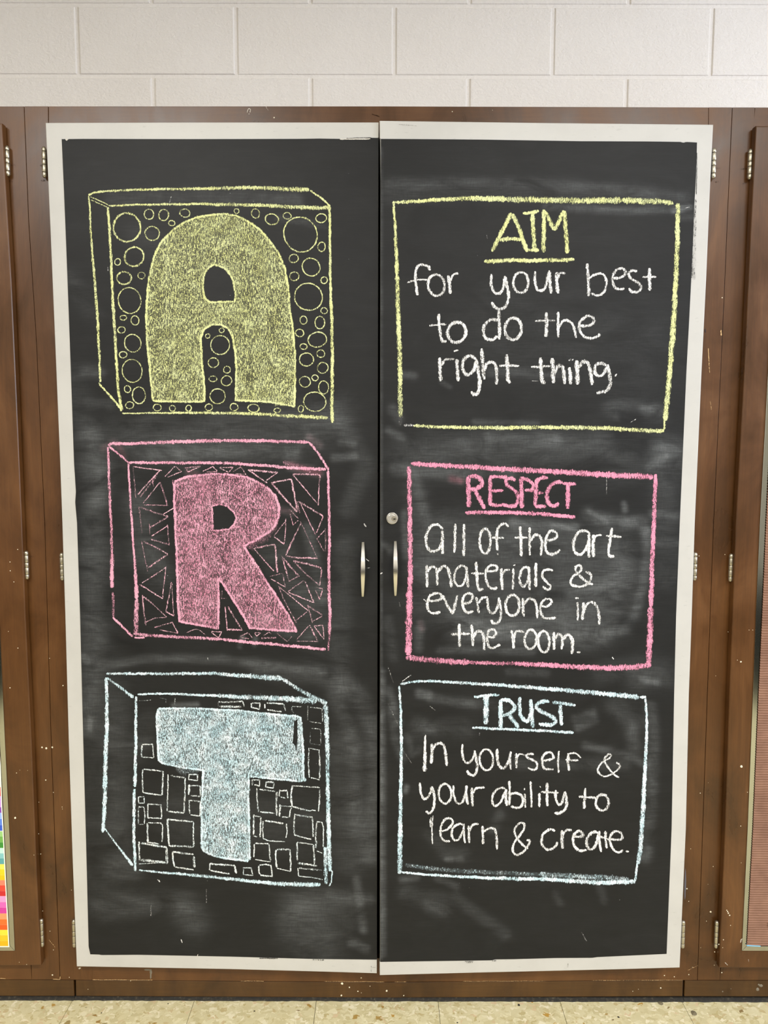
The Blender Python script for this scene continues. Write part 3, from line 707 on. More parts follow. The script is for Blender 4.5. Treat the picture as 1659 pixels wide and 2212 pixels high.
draw('chalk_triangle', PINK2, doorL, LD, '''
l a 16 .7 430,465 800,515 830,522 ; l a 20 .7 800,515 495,850 ; l a 16 .4 430,480 470,895 ; l a 24 .4 760,590 525,885 ; s a 12 .5 700,600 698,680 712,745
l a 15 .66 800,680 570,970 ; l a 14 .5 580,992 910,1002 ; l a 20 .5 805,680 905,1000
l a 15 .62 870,605 1008,458 ; l a 14 .62 1008,458 1100,535 ; l a 14 .62 1100,535 910,610
l a 18 .6 1145,480 1360,462 ; l a 18 .6 1360,465 1185,540 ; l a 16 .55 1150,480 1185,540
l a 14 .62 1390,530 1530,465 1590,525 ; l a 14 .6 1440,540 1590,532
s a 24 .42 515,1025 700,1085 920,1155 ; l a 20 .5 920,1155 660,1305 ; l a 16 .38 510,1020 555,1385 ; l a 10 .5 655,1250 665,1400
l a 15 .55 905,1265 918,1450 930,1545 ; l a 14 .66 680,1425 905,1285 ; l a 22 .5 680,1465 930,1545 ; l a 12 .8 850,1120 1000,1028
l c 16 .42 545,55 630,470 ; l c 22 .5 575,60 720,130 910,238 ; l c 24 .48 910,235 640,425
l c 14 .6 885,400 855,650 838,850 ; l c 16 .64 555,635 885,420 ; l c 18 .64 520,655 840,850
l c 18 .62 960,620 885,1030 ; l c 20 .62 885,1030 990,1090 ; l c 14 .5 965,640 990,1088
l c 22 .5 560,800 575,1000 605,1220 ; l c 22 .5 570,820 700,920 ; l c 14 .5 700,920 895,1105 ; l c 14 .5 605,1175 740,1115 895,1105
l c 16 .55 720,1250 970,1175 1050,1325 ; l c 14 .5 800,1280 1050,1325 ; s c 12 .55 1170,1320 1310,1272 1430,1350 ; l c 14 .62 1510,1305 1650,1305 1610,1390 1510,1315
l b 14 .62 20,480 215,475 155,545 20,480 ; l b 14 .6 210,540 320,470 395,575 240,565
l b 28 .66 420,512 830,546 ; l b 16 .62 830,546 670,655 ; l b 20 .7 420,510 685,690
l b 22 .78 740,692 1020,635 ; l b 26 .62 745,695 1095,1095 ; l b 26 .66 1015,640 1060,850 1095,1090 ; l b 20 .5 1100,950 1130,1105
l b 26 .62 1035,570 1410,575 ; l b 18 .6 1410,580 1385,1000 ; l b 17 .6 1035,575 1390,990
l b 24 .56 1110,945 1455,1145 ; l b 16 .5 1455,1150 1360,1385 ; l b 15 .55 1140,970 1355,1412
l b 14 .6 990,1050 1110,1180 ; l b 13 .6 1115,1205 1040,1272 1000,1110
l b 15 .6 940,1180 935,1360 918,1535 ; l b 14 .6 930,1225 780,1420 ; l b 18 .66 780,1435 915,1535
l b 15 .55 1145,1250 945,1659 ; l d 15 .6 1055,10 940,258 ; l d 24 .62 940,262 1100,285 1380,295 ; l d 15 .4 1140,-220 1270,60 1375,290
l b 13 .5 1480,1340 1370,1460 1470,1640 ; l b 24 .3 1485,1320 1490,1640
l d 24 .62 490,160 790,100 ; l d 26 .6 792,110 825,490 ; l d 16 .64 500,160 775,470
l d 13 .45 710,545 890,500 ; l d 14 .45 895,500 935,690 ; l d 14 .6 735,575 935,692
l d 24 .56 885,262 1000,410 1115,530 ; l d 16 .6 1135,532 980,612 ; l d 20 .5 895,290 980,600
l d 28 .56 1040,330 1250,370 1430,432 ; l d 16 .55 1435,445 1405,670 ; l d 20 .5 1060,345 1240,530 1405,670
l d 16 .6 1190,600 970,752 ; l d 18 .6 975,765 1335,905 ; l d 18 .5 1200,605 1330,905
l d 13 .5 1355,690 1450,716 ; l d 13 .5 1450,720 1405,862 1350,732
l d 14 .7 840,680 1250,1016 ; l d 14 .55 1250,1016 1080,1150 ; l d 18 .45 848,690 930,900 1088,1182
l d 22 .5 1230,935 1445,1078 ; l d 14 .6 1445,1088 1310,1162 ; l d 15 .55 1242,940 1308,1186
l d 13 .55 1265,1215 1090,1412 ; l d 14 .5 1090,1436 1385,1440 ; l d 20 .55 1265,1215 1385,1436
l d 16 .6 1325,1225 1450,1215 1468,1410 ; l d 16 .55 1330,1230 1468,1410
l d 16 .7 105,962 115,1100 135,1292 ; l d 20 .5 142,962 335,1272 ; l d 26 .6 140,1277 342,1280
l d 16 .6 310,1372 420,1318 ; l d 12 .5 420,1318 480,1390 ; l d 14 .6 310,1385 430,1402
l d 24 .42 600,1392 810,1392 ; l d 13 .6 630,1360 710,1310 740,1335 ; l d 14 .6 510,1320 590,1322 540,1370 510,1320
l d 14 .42 820,1330 960,1440 1025,1370 ; l d 10 .4 60,740 55,850 130,842
''', split=5.5)

# ---- letter T block
outT = P('e', [(845, 580), (1300, 577), (1640, 592)]) + P('f', [(300, 605), (700, 650), (1100, 682), (1170, 700), (1190, 850), (1212, 1200), (1215, 1530), (1245, 1560), (1150, 1580), (800, 1545), (462, 1510)]) + P('h', [(455, 300), (462, 600), (470, 900), (472, 1210), (440, 1245), (200, 1212), (20, 1185)]) + P('g', [(1560, 1150), (1460, 1100), (1440, 1000), (1440, 500), (1462, 0)]) + P('e', [(1465, 1430), (1200, 1392), (900, 1335), (850, 1290), (832, 1000), (820, 700)])
holeT = P('f', [(1085, 760), (1132, 718), (1132, 1000), (1120, 1200), (1100, 1090), (1065, 1050), (1080, 900)])
solid_letter(BLUE, [outT, holeT], .58, [(outT + [outT[0]], 6.0, .84)], doorL, LD, 'pale blue filled chalk letter T',
    [(50, .36, [(450, 1560), (470, 1640), (480, 1720)]), (40, .36, [(370, 1600), (440, 1580), (520, 1570), (600, 1580)]), (30, .3, [(560, 1630), (620, 1650)]), (40, .3, [(380, 1660), (440, 1650)])])
draw('chalk_box_outline', BLUE, doorL, LD, '''
s e 36>44 .72 120,98 500,96 1000,98 1659,92
s f 50>76 .68 20,100 500,135 920,165
l f 46>64 .62 920,170 1100,280 1300,400 1540,505
s e 28>40 .84 555,385 900,372 1300,388 1659,402
s f 52>90 .68 20,400 400,420 800,435 1100,450 1400,475
l e 46>64 .84 125,150 132,500 132,900 112,1300 110,1659
l g 64>50 .84 106,100 102,500 88,700 75,850
l e 26>48 .68 130,150 300,275 500,425
l e 36>48 .88 535,412 532,700 532,1100 518,1659
l g 44>40 .84 512,250 506,600 506,1000 520,1200 527,1385
l g 16>42 .84 100,790 300,1060 490,1305
s g 26>50 .76 575,1370 900,1402 1300,1435 1659,1472
s h 42>64 .84 30,1472 400,1512 900,1558 1450,1570
l f 66>56 .72 1520,520 1535,800 1548,1200 1550,1659
l h 58 .86 1550,200 1560,700 1572,1100 1580,1385
l h 50 .68 1512,1050 1520,1300 1530,1560
l h 20 .8 1590,1380 1612,1385 1600,1540 1570,1590
''', 'pale blue chalk outline of a box around the letter T')
draw('chalk_rectangle', BLW, doorL, LD, '''
l e 18 .72 620,1075 765,1068 778,1258 ; l e 24 .74 618,1082 608,1245 ; l e 16 .72 620,1245 778,1258
l g 20 .72 630,-20 620,120 630,300 ; l g 22 .7 630,300 885,338 ; l g 24 .66 908,5 900,180 895,335 ; l g 20 .66 640,-20 900,5
l g 18 .72 978,50 970,300 968,560 ; l g 26 .62 975,562 1195,580 ; l g 22 .66 1212,100 1200,580 ; l g 22 .6 1010,68 1210,95
r g 18 .74 1265,48 1385,52 1378,132 1262,120
l g 30 .74 1270,190 1262,330 ; l g 20 .74 1270,200 1415,207 ; l g 20 .74 1418,207 1422,350 ; l g 20 .66 1422,352 1290,340
l g 18 .74 1262,405 1275,590 ; l g 22 .62 1265,405 1425,425 ; l g 20 .72 1425,425 1418,620 ; l g 18 .76 1418,622 1285,605
r g 17 .74 570,358 650,358 645,445 570,445 ; s g 18 .66 570,735 568,515 600,500 645,515 655,640 648,735 ; l g 14 .7 575,738 648,738
r g 20 .7 700,458 880,468 888,655 695,650
l g 26 .7 690,720 692,850 700,980 ; l g 17 .72 700,715 875,720 900,750 895,980 ; l g 18 .7 690,985 855,1008
l g 26 .72 965,665 980,850 990,1030 ; l g 24 .74 965,665 1325,705 ; l g 22 .74 1325,710 1330,1050 ; l g 28 .62 985,1030 1320,1050
l g 24 .66 575,975 585,1235 ; l g 32 .66 605,1000 960,1052 ; l g 36 .6 955,1060 958,1285 ; l g 36 .66 600,1232 940,1262 ; l g 12 .72 570,1282 850,1270
l g 28 .66 1035,1118 1330,1150 ; l g 26 .72 1040,1120 1045,1230 1070,1320 ; l g 22 .72 1065,1322 1330,1368 ; l g 36 .7 1328,1180 1342,1330
l h 26 .7 -77,1280 270,1308 ; l h 30 .72 268,1308 292,1415 ; l h 18 .72 -77,1280 -75,1370 ; l h 22 .74 -75,1372 200,1422
r h 17 .76 388,1335 495,1340 515,1442 388,1430 ; l h 22 .74 600,1310 605,1400 630,1440 790,1460 ; l h 20 .72 610,1300 690,1290 770,1302 785,1458
l h 20 .74 572,240 578,400 592,570 ; l h 20 .56 605,260 825,280 ; l h 26 .66 850,290 840,450 848,620 ; l h 22 .74 620,567 815,587
l h 22 .72 510,120 512,200 ; l h 18 .76 515,122 612,128 605,205 540,190 ; l h 26 .6 700,155 815,162 ; l h 18 .74 805,170 800,238 695,222 700,150
l h 18 .72 888,260 885,355 ; l h 22 .62 890,275 990,270 ; l h 17 .7 992,280 1002,378 ; l h 18 .68 900,360 965,378
l h 26 .66 1065,200 1045,340 1055,490 ; l h 17 .62 1065,205 1440,232 ; l h 20 .66 1445,255 1435,420 1420,560 ; l h 24 .72 1060,492 1300,552 ; l h 14 .8 1300,555 1340,540 1385,550
l h 26 .72 893,462 888,630 ; l h 18 .6 900,485 1050,492 ; l h 20 .72 1055,510 1030,560 1020,640 ; l h 18 .74 915,635 1010,645
l h 24 .66 532,600 530,880 ; l h 16 .72 540,625 628,635 ; l h 22 .68 628,640 620,915 ; l h 18 .66 530,898 575,912
l h 20 .72 658,690 652,820 660,925 ; l h 26 .68 685,690 940,725 ; s h 18 .74 655,930 760,965 960,978 ; l h 17 .74 980,730 990,840 975,925
l h 20 .72 1098,590 1082,750 1092,885 ; l h 24 .56 1100,605 1340,640 ; l h 22 .6 1340,650 1348,910 ; l h 20 .74 1088,888 1330,945
l h 24 .58 1402,700 1382,850 1392,1065 ; l h 17 .74 1402,702 1475,712 1492,800 1488,1050 ; l h 14 .76 1400,1105 1480,1135
l h 20 .66 538,1010 530,1190 ; l h 18 .7 550,1000 735,1008 ; l h 22 .66 740,1012 760,1240 ; l h 14 .76 550,1222 760,1256
l h 26 .68 838,1090 830,1200 848,1330 ; l h 24 .6 850,1082 1025,1082 ; l h 24 .66 1028,1082 1042,1385 ; l h 16 .76 850,1342 1040,1388
l h 22 .7 1125,990 1130,1240 ; l h 18 .68 1130,988 1350,1012 ; l h 24 .66 1352,1020 1370,1290 ; l h 30 .58 1140,1272 1400,1312
l h 20 .74 1138,1340 1150,1450 ; l h 22 .56 1150,1342 1470,1372 ; l h 16 .72 1150,1452 1300,1465 1480,1500
l f 18 .7 1290,1120 1285,1350 1295,1530 ; l f 17 .66 1310,1128 1440,1152 ; l f 22 .68 1430,1160 1445,1390 1435,1540 ; l f 17 .74 1315,1528 1440,1562
l f 24 .52 40,490 380,482 ; l f 18 .66 380,482 400,550 ; l f 34 .58 60,552 360,552 ; l f 12 .4 42,490 42,560
l f 20 .72 490,505 500,560 605,590 ; l f 20 .7 505,500 620,502 605,590 ; l f 20 .72 682,515 680,575 ; l f 24 .66 710,500 940,515 ; l f 18 .56 940,515 970,610 ; l f 22 .68 710,592 915,622
l f 14 .4 1060,550 1190,550 ; l f 14 .36 1060,550 1050,600 1080,635 ; l f 14 .56 1300,558 1470,580 ; l f 14 .5 1470,580 1480,760 ; l f 12 .36 1275,540 1275,740
l f 12 .38 1300,755 1460,782 ; s f 12 .38 1320,850 1430,860 1455,900 1455,1060 ; l f 12 .3 1310,900 1310,1060 1450,1080
l e 12 .4 860,430 950,452 945,500 ; l e 12 .45 1070,425 1070,520 ; l e 10 .35 570,470 750,460
''', split=6.5)

# ---- right door: frames
draw('chalk_border', YEL, doorR, RD, '''
s E 36>64 .82 90,112 200,108 500,88 900,68 1300,76
s E 64>70 .72 1300,76 1659,85 2100,92 2559,88
s E 70>54 .72 2559,88 2959,103 3115,118
l E 26>44 .84 76,98 100,500 115,900
l E 48>52 .78 115,900 125,1300 140,1659 148,1982 148,2100
l G 54>50 .55 146,800 148,1000 152,1160
l F 50>58 .84 1505,120 1500,500 1485,900 1465,1300 1445,1650
l H 56>58 .82 1465,30 1435,400 1415,700 1385,1000 1368,1200
l H 22 .8 1355,1120 1358,1300
s G 34>48 .76 295,1255 700,1272 1200,1277 1659,1272
s H 46 .74 0,1272 700,1280 1100,1305 1355,1312
''', 'yellow chalk frame around the first rule')
draw('chalk_border', HOT, doorR, RD, '''
s I 52>66 .84 265,108 600,128 900,142 1300,168 1933,200 2433,232 2895,252
l I 48>58 .76 245,140 250,500 256,900 258,1300 250,1659
l K 68>72 .78 250,180 245,500 240,700 234,880
l J 44>56 .82 1490,222 1475,600 1465,900 1450,1200 1440,1659
l L 64>62 .78 1437,350 1427,700 1412,990
s K 62 .62 210,905 600,945 900,958
s K 40 .6 900,960 1150,968 1400,970
s K 52 .8 1390,970 1659,985
s L 52>64 .82 180,975 500,1000 900,1018 1200,1015 1440,985
''', 'pink chalk frame around the second rule')
draw('chalk_border', BLUE, doorR, RD, '''
s M 26>56 .8 150,92 300,62 500,58 800,75 1200,98 1933,155 2333,190 2740,232
l M 34 .9 2750,228 2818,232
l M 24>46 .88 140,110 155,400 162,800 156,1100 148,1659
l O 50>56 .8 148,800 146,1100 142,1345
l N 24>54 .9 1378,240 1395,500 1385,800 1365,1200 1342,1659
l Q 52>44 .72 1345,800 1320,1100 1305,1240
l Q 22>28 .84 1300,1120 1280,1330 1268,1425
s O 26>44 .88 165,1330 600,1365 1000,1385 1400,1398 1659,1400
s Q 46>52 .84 226,1400 500,1418 900,1440 1270,1428
s O 46>50 .3 200,1250 600,1300 1000,1325 1659,1352
s Q 60 .45 226,1352 500,1365 900,1385 1200,1410
''', 'pale blue chalk frame around the third rule')

def word(text, mat, data, **k):
    return draw('chalk_word', mat, doorR, RD, data, {YEL: 'yellow', HOT: 'pink', BLUE: 'pale blue', WCH: 'white'}[mat] + ' chalk word ' + text, **k)
word('AIM, underlined', YEL, '''
l E 46 .85 1145,645 1355,225 ; l E 48 .85 1365,235 1450,420 1525,650 ; s E 46 .82 1225,525 1330,505 1490,515
l E 46 .82 1585,230 1592,400 1608,625 ; s E 40 .85 1480,228 1560,225 1655,205 ; s E 46 .82 1545,628 1655,628
l F 48 .84 50,190 50,420 45,655 ; l F 48 .82 60,210 170,415 ; l F 46 .82 165,415 268,200 ; l F 48 .8 275,205 285,400 305,665
s E 48>44 .86 1060,755 1300,742 1659,742 2040,732''')
word('for', WCH, '''
s E 32 .82 475,850 450,805 375,787 325,830 314,950 325,1050 335,1120 ; s E 20 .8 220,983 330,955 440,950 ; e E 30 .76 540,1010,90,115,0
s E 38 .8 670,905 685,1000 690,1105 ; s E 26 .76 690,965 730,895 785,885''')
word('your', WCH, '''
s E 32 .8 1140,890 1135,1000 1170,1085 1220,1100 1265,1050 1290,915 ; s E 36 .78 1285,910 1310,1030 1325,1130 1300,1230 1240,1270 1180,1250 1140,1195
e E 30 .76 1458,982,82,112,0 ; s E 32 .78 1612,860 1612,970 1640,1055 1690,1065 1730,1020 1765,860 ; s E 36 .8 1765,850 1775,980 1790,1100
s F 40 .8 185,870 190,980 207,1100 ; s F 28 .72 200,940 225,875 282,888''')
word('best', WCH, '''
s F 34 .82 522,775 530,950 537,1130 ; s F 28 .76 535,940 600,900 670,885 720,930 730,1010 700,1085 640,1120 560,1098
s F 30 .76 795,932 870,932 930,890 920,840 860,830 810,880 795,960 820,1030 870,1055 925,1045
s F 32 .76 1062,860 1010,850 970,890 1000,940 1080,990 1105,1040 1060,1085 1000,1080 970,1045 ; s F 38 .8 1197,825 1197,950 1200,1070 ; l F 24 .7 1120,922 1270,922''')
word('to', WCH, '''
s E 34 .82 568,1322 572,1450 600,1610 650,1615 ; s E 24 .76 465,1450 560,1440 650,1437 ; e E 36 .76 762,1522,98,112,0''')
word('do', WCH, '''
s E 36 .76 1215,1395 1140,1385 1070,1440 1050,1510 1080,1590 1150,1600 1205,1560 ; s E 38 .78 1218,1278 1222,1400 1228,1600 ; e E 36 .76 1375,1485,88,120,0''')
word('the', WCH, '''
s F 24 .66 -45,1402 60,1395 170,1392 ; l F 40 .78 75,1305 78,1450 75,1572 ; l F 30 .8 203,1300 205,1450 205,1580 ; s F 30 .76 215,1470 260,1400 320,1400 370,1450 400,1582
s F 32 .76 440,1450 510,1455 580,1430 590,1375 540,1345 480,1370 435,1430 440,1510 490,1570 570,1585 630,1565 665,1540''')
word('right', WCH, '''
l G 38 .8 575,515 582,640 585,772 ; s G 28 .76 600,600 640,540 735,530 ; l G 38 .8 758,530 770,650 780,772 ; l G 22 .8 730,448 780,432
s G 38 .76 970,530 900,495 840,540 825,620 850,690 900,700 950,640 968,550 ; s G 40 .78 970,530 1000,680 1010,800 990,900 950,915 915,885
l G 40 .8 1030,415 1045,580 1060,752 ; s G 36 .76 1065,660 1090,580 1150,565 1190,620 1195,808 ; s G 40 .8 1305,480 1312,620 1320,750 1345,790 ; l G 28 .72 1225,605 1440,602''')
word('thing.', WCH, '''
l H 28 .7 -90,616 20,612 120,608 ; s H 42 .8 10,515 20,650 35,780 65,775 ; l H 46 .8 140,520 148,660 155,792 ; s H 40 .76 165,690 200,612 250,612 265,680 275,802
l H 42 .8 325,620 335,700 340,805 ; l H 22 .8 320,548 345,530 ; l H 16 .8 355,545 370,533 ; l H 48 .8 408,545 412,680 415,808 ; s H 42 .76 430,625 470,560 530,580 555,680 575,812
s H 36 .76 735,600 665,577 610,610 605,680 650,715 700,690 735,610 ; s H 40 .78 742,590 765,720 770,810 720,880 622,900 ; l H 18 .8 820,722 840,690 ; l G 8 .7 1575,768 1645,770''')
word('RESPECT, underlined', HOT, '''
l I 54 .84 885,250 890,400 895,580 ; s I 50 .82 890,252 960,245 1030,290 1028,350 960,385 905,385 ; l I 50 .82 960,400 1010,490 1065,600
l I 44 .84 1128,240 1125,400 1122,560 ; l I 40 .82 1120,250 1315,252 ; l I 34 .8 1120,405 1268,400 ; s I 42 .82 1110,545 1180,560 1255,565
s I 44 .82 1400,290 1350,268 1300,290 1320,350 1400,410 1430,480 1400,560 1330,570 1250,545
l I 48 .82 1465,250 1465,400 1470,592 ; s I 42 .8 1470,262 1560,300 1600,350 1570,395 1500,395
s J 46 .82 240,275 200,300 188,420 182,570 ; s J 40 .82 210,285 260,265 320,265 ; l J 32 .7 210,425 275,425 ; s J 42 .82 180,575 300,570
s J 46 .82 480,315 400,310 330,370 310,470 340,555 400,565 438,535 ; l J 42 .84 480,325 625,330 ; l J 50 .84 535,330 537,450 537,598
s I 44 .84 855,640 1200,638 1500,645 1800,665 2048,690''')
word('all', WCH, '''
s I 34 .74 610,820 550,770 480,790 435,870 430,960 460,1040 520,1060 580,1020 612,940 ; l I 34 .78 610,830 605,950 608,1088
l I 30 .82 748,760 742,900 738,1075 ; l I 32 .82 845,765 838,900 840,1112''')
word('of', WCH, '''
e I 30 .78 1070,950,60,132,0 ; s I 32 .78 1325,795 1290,762 1230,780 1200,850 1198,950 1205,1050 ; l I 24 .7 1200,1085 1215,1098 ; l I 26 .74 1145,915 1278,912''')
word('the', WCH, '''
l I 34 .82 1452,790 1458,950 1465,1115 ; l I 26 .76 1390,908 1535,912 ; l J 28 .82 120,800 122,950 122,1105 ; s J 34 .8 130,950 170,890 225,890 252,960 245,1108
s J 32 .78 290,940 360,937 415,900 400,850 350,840 305,900 290,990 310,1070 370,1092 430,1065 452,1040''')
word('art', WCH, '''
s J 34 .8 775,870 730,838 660,850 610,920 595,1000 620,1080 680,1090 740,1020 765,930 ; l J 36 .8 765,870 765,980 765,1128 ; l J 40 .8 815,880 812,1000 815,1122 ; s J 26 .74 820,935 850,890 905,885
s J 32 .82 1015,805 995,950 975,1080 1000,1115 1040,1112 ; l J 26 .8 950,890 1120,905''')
word('materials', WCH, '''
l I 34 .78 435,1210 440,1330 442,1452 ; s I 32 .78 445,1285 490,1225 540,1250 550,1330 548,1432 ; s I 34 .78 555,1290 610,1225 660,1240 690,1330 705,1452
s I 28 .76 870,1240 810,1215 750,1270 735,1360 770,1430 830,1420 868,1320 ; l I 36 .78 865,1225 875,1340 885,1452
s I 34 .78 972,1175 980,1320 1000,1465 1050,1465 ; l I 26 .72 920,1302 1060,1302 ; s I 30 .78 1070,1277 1150,1277 1200,1260 1190,1220 1130,1215 1080,1270 1075,1350 1110,1440 1160,1465 1200,1450
l I 36 .8 1245,1245 1252,1370 1258,1480 ; s I 26 .74 1260,1310 1290,1265 1340,1262 ; l I 26 .8 1375,1245 1375,1360 1372,1475 ; l I 16 .8 1375,1214 1398,1205
s I 32 .78 1550,1235 1490,1240 1450,1310 1450,1400 1490,1440 1530,1390 1548,1300 ; l I 32 .8 1548,1230 1548,1350 1552,1480 ; l J 34 .82 190,1185 188,1320 188,1448
s J 28 .8 375,1270 330,1255 270,1275 260,1330 310,1400 350,1440 320,1475 260,1440''')
word('&', WCH, '''s J 30 .8 810,1420 730,1385 640,1300 620,1240 650,1215 680,1230 670,1280 600,1330 565,1390 590,1430 660,1445 740,1420 785,1360 780,1310 730,1280''')
word('everyone', WCH, '''
s K 30 .76 440,292 520,290 590,268 590,222 530,210 470,240 440,320 460,400 520,425 585,412 ; l K 14 .7 400,275 450,302
l K 30 .78 610,230 660,340 715,435 ; l K 34 .76 715,435 745,330 770,230 ; s K 32 .78 820,312 880,315 925,285 930,225 880,210 840,240 825,300 840,380 890,420 942,400
l K 28 .76 975,250 990,340 1002,425 ; s K 26 .72 1000,320 1040,260 1100,250 ; s K 30 .78 1095,260 1100,340 1130,420 1180,410 1215,330 1222,255 ; s K 32 .78 1222,260 1240,370 1240,460 1210,530 1160,535 1130,500
e K 32 .78 1368,340,74,115,0 ; l K 30 .78 1480,260 1482,360 1490,462 ; s K 32 .78 1490,335 1540,272 1600,280 1630,350 1636,480
s L 28 .78 240,347 300,352 355,320 355,280 300,270 250,320 240,400 270,470 330,485 405,470''')
word('in', WCH, '''l L 24 .82 640,305 643,400 645,503 ; l L 26 .8 617,264 655,258 ; l L 36 .8 705,308 705,400 695,500 ; s L 30 .8 712,400 742,330 800,308 850,350 875,440 877,548''')
word('the', WCH, '''
l K 34 .8 788,540 792,650 792,792 ; l K 34 .72 702,652 905,650 ; l K 32 .8 925,550 930,670 940,782 ; s K 34 .78 940,695 980,630 1030,630 1060,700 1060,825
s K 30 .78 1100,680 1160,687 1190,640 1160,600 1110,620 1095,700 1105,780 1150,805 1200,785 1232,760''')
word('room.', WCH, '''
l K 36 .8 1358,610 1375,700 1380,808 ; s K 28 .74 1388,700 1410,620 1495,632 ; e L 30 .78 132,710,64,105,0 ; e L 30 .78 275,735,64,110,0
l L 34 .8 385,630 385,720 385,822 ; s L 32 .78 395,705 430,650 470,680 475,740 468,818 ; s L 38 .78 485,710 530,662 578,700 588,780 580,868 ; l L 28 .8 632,850 672,850''')
word('TRUST, underlined', BLUE, '''
s M 34 .84 950,228 1080,215 1225,205 ; l M 58 .84 1080,200 1080,350 1080,525 ; l M 48 .84 1238,260 1240,400 1240,565 ; s M 45 .8 1240,265 1320,262 1388,320 1378,375 1310,418 1260,430 ; l M 48 .82 1325,420 1380,490 1435,562
s M 42 .8 1450,230 1445,350 1460,440 1520,492 1555,440 1580,350 ; l M 46 .82 1565,255 1575,400 1592,562
s N 46 .82 335,278 260,278 200,315 215,365 290,410 370,450 408,500 340,532 220,520 ; l N 38 .84 370,290 500,300 620,320 ; l N 42 .84 455,310 458,420 468,538
s M 30>34 .84 930,562 1200,575 1733,598 2033,618''')
word('In', WCH, '''l M 20>46 .82 422,640 418,760 414,1038 ; l M 36 .8 492,735 492,840 487,952 ; s M 32 .78 495,815 540,742 600,735 635,800 652,978''')
word('yourself', WCH, '''
s M 28 .8 822,740 822,850 850,930 890,942 940,890 960,810 ; s M 30 .8 955,820 980,940 980,1030 950,1080 900,1065 875,1025 ; e M 26 .78 1085,910,75,112,0
s M 32 .8 1200,790 1205,900 1230,985 1280,1000 1330,920 1350,822 ; l M 28 .8 1348,820 1340,920 1350,1018 ; l M 30 .8 1408,840 1410,920 1412,1002 ; s M 22 .76 1415,890 1445,850 1500,862
s M 26 .78 1600,845 1540,850 1510,870 1560,900 1630,940 1630,1000 1590,1020 1535,995 ; s N 28 .78 260,917 330,915 380,890 360,840 310,835 265,880 260,960 290,1010 380,1012
l N 24 .82 438,815 430,930 438,1052 ; l N 30 .8 540,840 535,930 550,1030 ; s N 20 .74 540,845 610,840 680,890 ; l N 22 .66 510,910 652,918''')
word('&', WCH, '''s N 22 .78 1090,1105 1020,1050 950,960 930,900 980,850 1005,860 990,890 920,930 870,990 870,1050 930,1090 1000,1075 1080,1020 1098,970 1060,940''')
word('your', WCH, '''
s M 28 .8 362,1160 370,1260 400,1330 440,1322 480,1260 492,1200 ; s M 30 .82 490,1200 515,1280 520,1380 500,1460 460,1490 430,1465 ; e M 26 .78 635,1280,66,110,0
s M 26 .78 725,1190 730,1290 760,1370 800,1390 840,1340 868,1200 ; l M 30 .8 868,1190 865,1300 885,1398 ; l M 30 .8 925,1215 930,1310 935,1415 ; s M 28 .78 935,1275 980,1218 1068,1215''')
word('ability', WCH, '''
s M 26 .8 1290,1225 1230,1215 1160,1280 1150,1370 1180,1410 1240,1370 1290,1250 ; l M 34 .8 1300,1230 1295,1320 1305,1412 ; l M 26 .82 1335,1140 1335,1280 1335,1405 ; s M 30 .78 1345,1290 1400,1270 1465,1300 1480,1370 1440,1430 1350,1420
l M 22 .82 1500,1280 1505,1350 1510,1432 ; l M 18 .8 1497,1218 1500,1240 ; l M 24 .82 1565,1145 1570,1290 1575,1428 ; l N 28 .82 230,1272 228,1350 225,1425 ; l N 20 .82 232,1198 240,1212
l N 32 .82 310,1160 312,1290 312,1415 ; l N 24 .78 245,1262 435,1270 ; s N 30 .8 405,1240 405,1320 430,1390 470,1380 502,1260 ; s N 34 .8 505,1255 520,1360 510,1440 450,1490 390,1492''')
word('to', WCH, '''l N 22>38 .82 724,1218 720,1330 712,1442 ; l N 26 .76 655,1312 840,1326 ; e N 30 .8 910,1375,72,84,0 ; l N 24 .66 860,1298 960,1292''')
word('learn', WCH, '''
l O 14 .82 480,730 490,870 500,1022 ; l O 14 .82 502,710 495,870 498,1022 ; l O 12 .75 470,750 476,840 ; s O 26 .8 570,880 650,870 715,800 700,750 640,750 590,830 590,930 630,985 692,990
s O 26 .8 840,820 790,800 720,850 710,930 740,980 790,960 840,860 ; l O 24 .8 840,800 840,900 850,1012 ; l O 26 .8 890,820 895,910 898,1012 ; s O 26 .78 900,885 940,812 1000,805
l O 30 .8 1042,825 1045,920 1050,1022 ; s O 28 .8 1055,885 1110,855 1170,860 1195,950 1202,1082''')
word('&', WCH, '''s O 26 .82 1535,1075 1450,1000 1400,930 1390,860 1440,800 1490,800 1490,860 1440,940 1380,1020 1370,1100 1410,1140 1480,1110 1540,1030 1552,985 1518,978''')
word('create.', WCH, '''
s Q 30 .82 398,880 370,868 330,865 270,910 250,990 280,1060 340,1080 400,1050 425,1000 ; l Q 36 .8 470,870 475,970 480,1072 ; s Q 28 .78 480,925 520,872 578,872
s Q 32 .8 580,932 650,945 700,930 660,880 610,910 590,980 610,1050 660,1090 740,1088 ; s Q 32 .8 870,900 810,890 750,950 745,1040 790,1080 840,1030 868,910 ; s Q 30 .8 880,880 875,980 900,1108
l Q 28 .8 942,880 945,970 962,1068 ; l Q 24 .78 870,930 985,978 ; s Q 28 .8 985,965 1060,977 1125,965 1110,900 1050,885 1000,930 995,1010 1030,1080 1080,1112 1135,1085 ; l Q 24 .82 1165,1100 1200,1106''')

